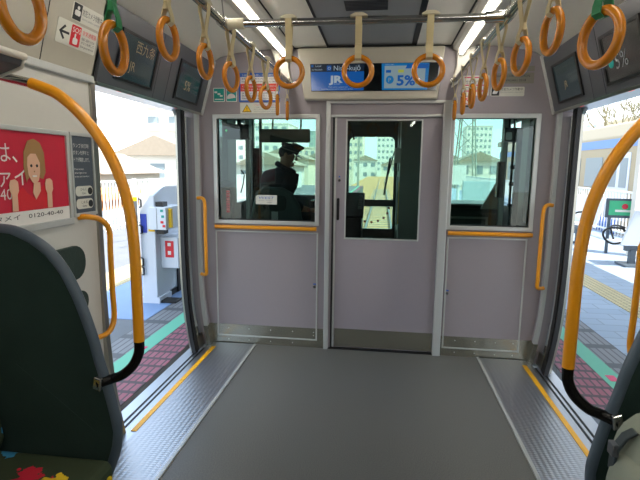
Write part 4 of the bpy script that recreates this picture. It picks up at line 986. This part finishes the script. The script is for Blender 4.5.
for z in (1.08, .80, .45, .35): MB().tube([(-2.44, 4.745, z), (-2.40, 4.72, z-.01), (-2.40, 4.72, z-.08), (-2.43, 4.745, z-.09)], .008, 6).build('hinge', 'seam', g)

# fences
def fence(name, s, x, y0, y1, z1, step, lab):
    e = empty(name, (x, (y0+y1)/2, PZ), lab, 'fence')
    m = MB().box(x-.02, x+.02, y0, y1, z1-.04, z1).box(x-.02, x+.02, y0, y1, PZ+.08, PZ+.12).build('rails', 'fencew', e)
    n = 0; y = y0; mm = MB()
    while y < y1:
        mm.box(x-.012, x+.012, y, y+.03, PZ, z1); y += step
    tag(mm.build('pickets', 'fencew', e), kind='stuff')
    y = y0
    while y <= y1: MB().box(x-.035, x+.035, y-.035, y+.035, PZ, z1+.03).build('post', 'fencew', e); y += 2.4
fence('white_fence', -1, -6.0, 4, 36, 1.08, .13, 'white picket fence at the back of the left platform')
fence('white_fence', 1, 5.55, 6, 34, .98, .15, 'white picket fence at the back of the right platform')
tag(MB().box(5.60, 5.64, 12, 34, PZ, .28).build('blue_banner', 'blue'), 'blue low banner behind the right platform fence', 'banner')

# benches on the right platform
def pbench(x, y0, y1, lab):
    e = empty('platform_bench', (x, (y0+y1)/2, PZ), lab, 'bench', 'benches on the right platform')
    F = Frame((0, 0, 0), (1, 0, 0), (0, 0, 1))
    MB().prism(F, [(x, .34), (x+.04, .34), (x+.17, .90), (x+.13, .90)], -y1, -y0).build('backrest', 'machine', e, bevel=.012)
    MB().prism(F, [(x-.42, .36), (x+.04, .30), (x+.04, .35), (x-.42, .41)], -y1, -y0).build('seat', 'machine', e, bevel=.012)
    MB().box(x-.2, x-.12, y0+.1, y1-.1, .2, .27).build('beam', 'slate', e)
    for yy in (y0+.35, y1-.35):
        MB().box(x-.20, x-.12, yy-.04, yy+.04, PZ+.03, .22).build('leg', 'slate', e); MB().box(x-.32, x+.04, yy-.05, yy+.05, PZ, PZ+.04).build('foot', 'slate', e, bevel=.01)
    n = int((y1-y0)/1.3)
    for i in range(n+1):
        yy = y0+(y1-y0)*i/n
        MB().tube(smooth_path([Vector(p) for p in ((x-.05, yy, .36), (x-.08, yy, .56), (x-.2, yy, .62), (x-.36, yy, .60), (x-.42, yy, .50), (x-.38, yy, .38))], 4), .018, 8).build('armrest', 'black', e, smooth=True)
e = empty('platform_bench', (4.6, 8.1, PZ), 'white bench nearest the train on the right platform, at picture edge', 'bench', 'benches on the right platform')
FB = Frame((0, 7.85, .28), (1, 0, 0), (0, -.28, 1))
MB().prism(FB, [(3.80, 0), (5.6, 0), (5.6, .58), (3.90, .58)], 0, -.04).build('backrest', 'machine', e, bevel=.012)
MB().box(3.78, 5.6, 7.88, 8.28, .28, .33).build('seat', 'machine', e, bevel=.012)
MB().box(3.95, 5.5, 7.98, 8.06, .18, .28).build('beam', 'slate', e)
for x in (4.06, 5.3):
    MB().box(x-.04, x+.04, 7.96, 8.05, PZ+.03, .2).build('leg', 'slate', e); MB().box(x-.16, x+.12, 7.85, 8.2, PZ, PZ+.04).build('foot', 'slate', e, bevel=.01)
MB().tube(smooth_path([Vector(p) for p in ((3.84, 7.86, .34), (3.72, 7.9, .30), (3.62, 7.95, .36), (3.60, 8.0, .46), (3.66, 7.95, .54), (3.80, 7.86, .55), (3.86, 7.84, .50))], 4), .016, 8).build('armrest', 'black', e, smooth=True)
MB().tube(smooth_path([Vector(p) for p in ((3.86, 8.2, .32), (3.82, 8.25, .52), (3.80, 8.0, .58), (3.84, 7.84, .56))], 4), .016, 8).build('armrest', 'black', e, smooth=True)
pbench(4.30, 10.0, 12.2, 'white bench farther along the right platform by the fence')
a = empty('advert_screen', (4.2, 9.2, PZ), 'grey framed advert board with green picture behind the platform bench', 'advert board')
FA = Frame((4.13, 9.2, .14), (1, -.15, 0), (0, 0, 1))
MB().fbox(FA, 0, .58, .45, .80, -.05, 0).build('housing', 'slate', a, bevel=.01); MB().fbox(FA, .05, .53, .50, .76, 0, .004).build('picture', mat('ad_green', '#3fb582') and 'ad_green', a)
MB().prism(FA, circ(.30, .66, .05), .004, .006).build('motif', 'pubred', a); MB().fbox(FA, .15, .48, .56, .60, .004, .006).build('text_band', 'pubwhite', a)
MB().fbox(FA, .05, .10, -.20, .45, -.04, -.01).build('leg', 'slate', a); MB().fbox(FA, .48, .53, -.20, .45, -.04, -.01).build('leg', 'slate', a)
tag(MB().box(4.66, 4.98, 12.0, 12.12, PZ, .75).build('grey_board', 'slate', bevel=.01), 'plain grey-blue board standing on the right platform left of the bench', 'board')

# other train on the far track
t = empty('commuter_train', (8.4, 20, -1), 'cream stainless commuter train with blue stripe across the right platform', 'train')
MB().prism(Frame((0, 0, 0), (1, 0, 0), (0, 0, 1)), [(7.0, -.9), (9.8, -.9), (9.8, 2.4), (9.5, 2.85), (8.9, 3.0), (7.9, 3.0), (7.3, 2.85), (7.0, 2.45)], -30, -5).build('body', mat('train_cream', '#a99a7e', .5) and 'train_cream', t, bevel=.03)
MB().box(6.985, 7.0, 5, 30, 2.12, 2.38).build('blue_stripe', mat('stripe_blue', '#6f93c8') and 'stripe_blue', t)
y = 6.0; i = 0
while y < 28:
    if i % 3 == 2:
        d = MB().box(6.98, 7.0, y, y+1.3, 0.0, 1.95).build('door', 'machine', t); MB().box(6.972, 6.98, y+.12, y+.55, .95, 1.8).box(6.972, 6.98, y+.75, y+1.18, .95, 1.8).build('door_window', 'bwin', d); y += 1.75
    else:
        wv = MB().box(6.98, 7.0, y, y+1.25, .90, 1.85).build('window', 'bwin', t, bevel=.01); y += 1.7
    i += 1

# buildings
def building(x, y, w, d, h, wall, lab, rows=5, cols=4, face='x', balcony=False, base=-6, roof=None):
    e = empty('building', (x, y, base), lab, 'building', 'buildings beyond the tracks')
    MB().box(x-w/2, x+w/2, y-d/2, y+d/2, base, h).build('walls', wall, e)
    H = h-base; fl = H/rows
    for r in range(rows):
        z = base+r*fl+fl*.35
        if z < -2: continue
        for c in range(cols):
            if face in ('x+', 'x-'):
                s_ = 1 if face == 'x+' else -1; yy = y-d/2+d*(c+.25)/cols; xx = x+s_*w/2
                MB().box(*sorted((xx-.02*s_, xx+.05*s_)), yy, yy+d/cols*.5, z, z+fl*.42).build('window', 'bwin', e)
                if balcony: MB().box(*sorted((xx, xx+.9*s_)), yy-.2, yy+d/cols*.6, z-fl*.22, z+fl*.1).build('balcony', wall, e)
            xx = x-w/2+w*(c+.25)/cols
            MB().box(xx, xx+w/cols*.5, y-d/2-.05, y-d/2+.02, z, z+fl*.42).build('window', 'bwin', e)
            if balcony: MB().box(xx-.2, xx+w/cols*.6, y-d/2-.9, y-d/2, z-fl*.22, z+fl*.1).build('balcony', wall, e)
    if roof: MB().prism(Frame((0, 0, 0), (1, 0, 0), (0, 0, 1)), [(x-w/2-.4, h), (x+w/2+.4, h), (x, h+w*.22)], -(y+d/2+.4), -(y-d/2-.4)).build('roof', roof, e)
    else: MB().box(x-w/2-.15, x+w/2+.15, y-d/2-.15, y+d/2+.15, h, h+.25).build('parapet', wall, e)
building(-26.5, 64, 8.5, 9, 14, 'bw', 'white apartment block with stacked balconies seen through the left doorway', 7, 3, 'y', True)
building(-15.5, 24, 5, 6, 1.0, 'bc', 'low house with tiled roof beyond the left platform fence', 2, 3, 'x+', roof='broof')
building(-48, 62, 14, 10, 8.0, 'bw', 'wide pale building behind the low tiled house', 5, 5, 'y')
building(-11.5, 16.8, 4, 5, .2, 'bo', 'orange low building behind the left platform fence', 3, 5, 'x+', roof=None)
building(-17.5, 40, 7, 8, 2.2, 'bw', 'gabled pale house in front of the apartment block', 3, 3, 'y', roof='broof')
spec = [(-36, 150, 16, 16, 14, 'bw', 'white tower block ahead on the far left of the track'), (-13, 190, 11, 16, 17, 'bc', 'slim cream tower block ahead left of the track'), (3, 240, 12, 16, 24, 'bw', 'pale tower straight ahead of the train'),
        (21, 200, 11, 12, 13, 'bg_', 'grey green block ahead right of the track'), (-62, 180, 16, 14, 25, 'bg_', 'tall grey green block far ahead on the left'), (-19, 120, 9, 10, 6, 'bc', 'small cream building ahead beside the left platform'),
        (-30, 260, 18, 14, 20, 'bg_', 'wide low grey green block in the distance ahead'), (46, 250, 12, 12, 22, 'bw', 'distant pale block on the right ahead'), (70, 220, 20, 14, 12, 'bc', 'low cream building far right ahead'), (100, 260, 18, 16, 24, 'bw', 'distant white block at the far right')]
for x, y, w, d, h, wl, lab in spec: building(x, y, w, d, h, wl, lab, max(4, int((h+6)/2.6)), 6, 'y')
building(27, 18, 8, 14, 4.6, 'bw', 'white building behind the train across the right platform', 3, 5, 'x-')
building(34, 62, 10, 14, 7.5, 'bc', 'cream building beyond the far train on the right', 4, 5, 'x-')
for i, (x, y, w, d, h, wl) in enumerate(((-12, 52, 6, 7, 1.6, 'bw'), (-13, 66, 7, 8, 2.4, 'bc'), (-12.5, 82, 6, 8, 1.2, 'bw'), (-11, 98, 7, 9, 3.4, 'bg_'))):
    building(x, y, w, d, h, wl, ('nearest', 'second', 'third', 'farthest')[i]+' house in the row left of the tracks ahead', 3, 3, 'y', roof='broof')
for i, (x, y, w, d, h, wl) in enumerate(((14, 76, 6, 7, 2.6, 'bw'), (15, 92, 7, 8, 1.6, 'bc'), (14, 108, 6, 8, 3.2, 'bw'), (4, 165, 9, 9, 2.5, 'bc'), (-6, 172, 8, 9, 4.0, 'bw'))):
    building(x, y, w, d, h, wl, ('nearest house in the row right of the tracks ahead', 'second house in the row right of the tracks ahead', 'third house in the row right of the tracks ahead', 'cream house where the tracks vanish ahead', 'white house left of where the tracks vanish')[i], 3, 3, 'y', roof='broof')
# station house seen in the right cab window
q = empty('station_building', (13, 36, -1), 'long beige station building with flat roof ahead on the right', 'building')
MB().box(10.5, 22, 32, 44, -1.2, 3.4).build('walls', 'bc', q); MB().box(10.2, 22.5, 31, 45, 3.4, 3.8).build('roof', 'broof', q)
for i in range(6): MB().box(10.9+i*1.8, 12.0+i*1.8, 31.95, 32, 1.2, 2.4).build('window', 'bwin', q)
tag(MB().box(2.32, 3.42, 13.6, 13.75, PZ, 1.10).build('pale_screen_wall', mat('pale_blue_panel', '#b9cdd3') and 'pale_blue_panel'), 'pale blue panel screen standing ahead on the right platform', 'screen wall')
q = empty('white_signboard', (2.7, 16, PZ), 'white blank signboard ahead on the right platform', 'signboard')
MB().box(2.35, 2.78, 16, 16.15, .93, 1.55).build('board', 'pubwhite', q); MB().cyl((2.56, 16.08, PZ), (2.56, 16.08, .93), .05, 10).build('post', 'fencew', q)
py = empty('lattice_pylon', (9.6, 58, -1), 'steel lattice pylon rising above the station building ahead', 'pylon')
m = MB()
for sx in (-1, 1):
    for sy in (-1, 1): m.tube([(9.6+sx*1.2, 58+sy*1.2, -1), (9.6+sx*.3, 58+sy*.3, 14)], .09, 5)
for i in range(9):
    z0 = -1+i*1.6; a = 1.2-.9*i/9; b_ = 1.2-.9*(i+1)/9
    m.tube([(9.6-a, 56.8+.1*i, z0), (9.6+b_, 56.8+.1*i, z0+1.6)], .05, 4).tube([(9.6+a, 56.8+.1*i, z0), (9.6-b_, 56.8+.1*i, z0+1.6)], .05, 4)
m.build('lattice', 'cabl', py)
for z in (9, 11.5): MB().box(7.6, 11.6, 57.9, 58.1, z, z+.15).build('crossarm', 'cabl', py)
tag(MB().cyl((4.3, 31, PZ), (4.3, 31, 7.2), .06, 10).build('signal_post', 'fencew'), 'thin white mast ahead on the right platform', 'mast')
for i, (x0, z0, x1) in enumerate(((-2.5, 4.6, 14), (-1.5, 5.2, 14))):
    tag(MB().tube([(x0, 6, z0), ((x0+x1)/2, 40, z0-.3), (x1, 90, z0)], .02, 5).build('overhead_wire', 'black'), '%s overhead wire crossing the sky ahead' % ('lower' if i == 0 else 'upper'), 'wire')
# portal gantry ahead
for k_, y in enumerate((30, 62)):
    e = empty('track_gantry', (0, y, -1), '%s steel gantry over the tracks ahead' % ('nearer' if k_ == 0 else 'farther'), 'gantry')
    MB().box(-3.2, -2.9, y, y+.3, -1, 6.2).build('post', 'cabl', e); MB().box(2.5, 2.8, y, y+.3, -1, 6.2).build('post', 'cabl', e); MB().box(-3.2, 2.8, y, y+.3, 5.9, 6.3).build('beam', 'cabl', e)
# bare trees behind the far train
def tree(x, y, h, lab):
    e = empty('bare_tree', (x, y, -1.5), lab, 'tree', 'bare trees behind the far train')
    rnd = random.Random(int(x*7+y)); m = MB()
    def br(p, d, L, r, k):
        q_ = p+d*L; m.tube([p, p+d*L*.5+Vector((rnd.uniform(-.05, .05),)*3), q_], [r, r*.8, r*.6], 5, cap=False)
        if k:
            for _ in range(3 if k > 1 else 4):
                dd = (d+Vector((rnd.uniform(-.8, .8), rnd.uniform(-.8, .8), rnd.uniform(-.2, .6)))).normalized(); br(q_, dd, L*.68, r*.55, k-1)
    br(Vector((x, y, -1.5)), Vector((0, 0, 1)), h*.36, .16, 4)
    m.build('branches', 'leaf', e)
tree(12.5, 19, 7.2, 'bare branching tree behind the far train, nearest'); tree(13.5, 24.5, 7.6, 'bare branching tree behind the far train, middle one'); tree(12.8, 28, 8, 'bare branching tree behind the far train, farthest')
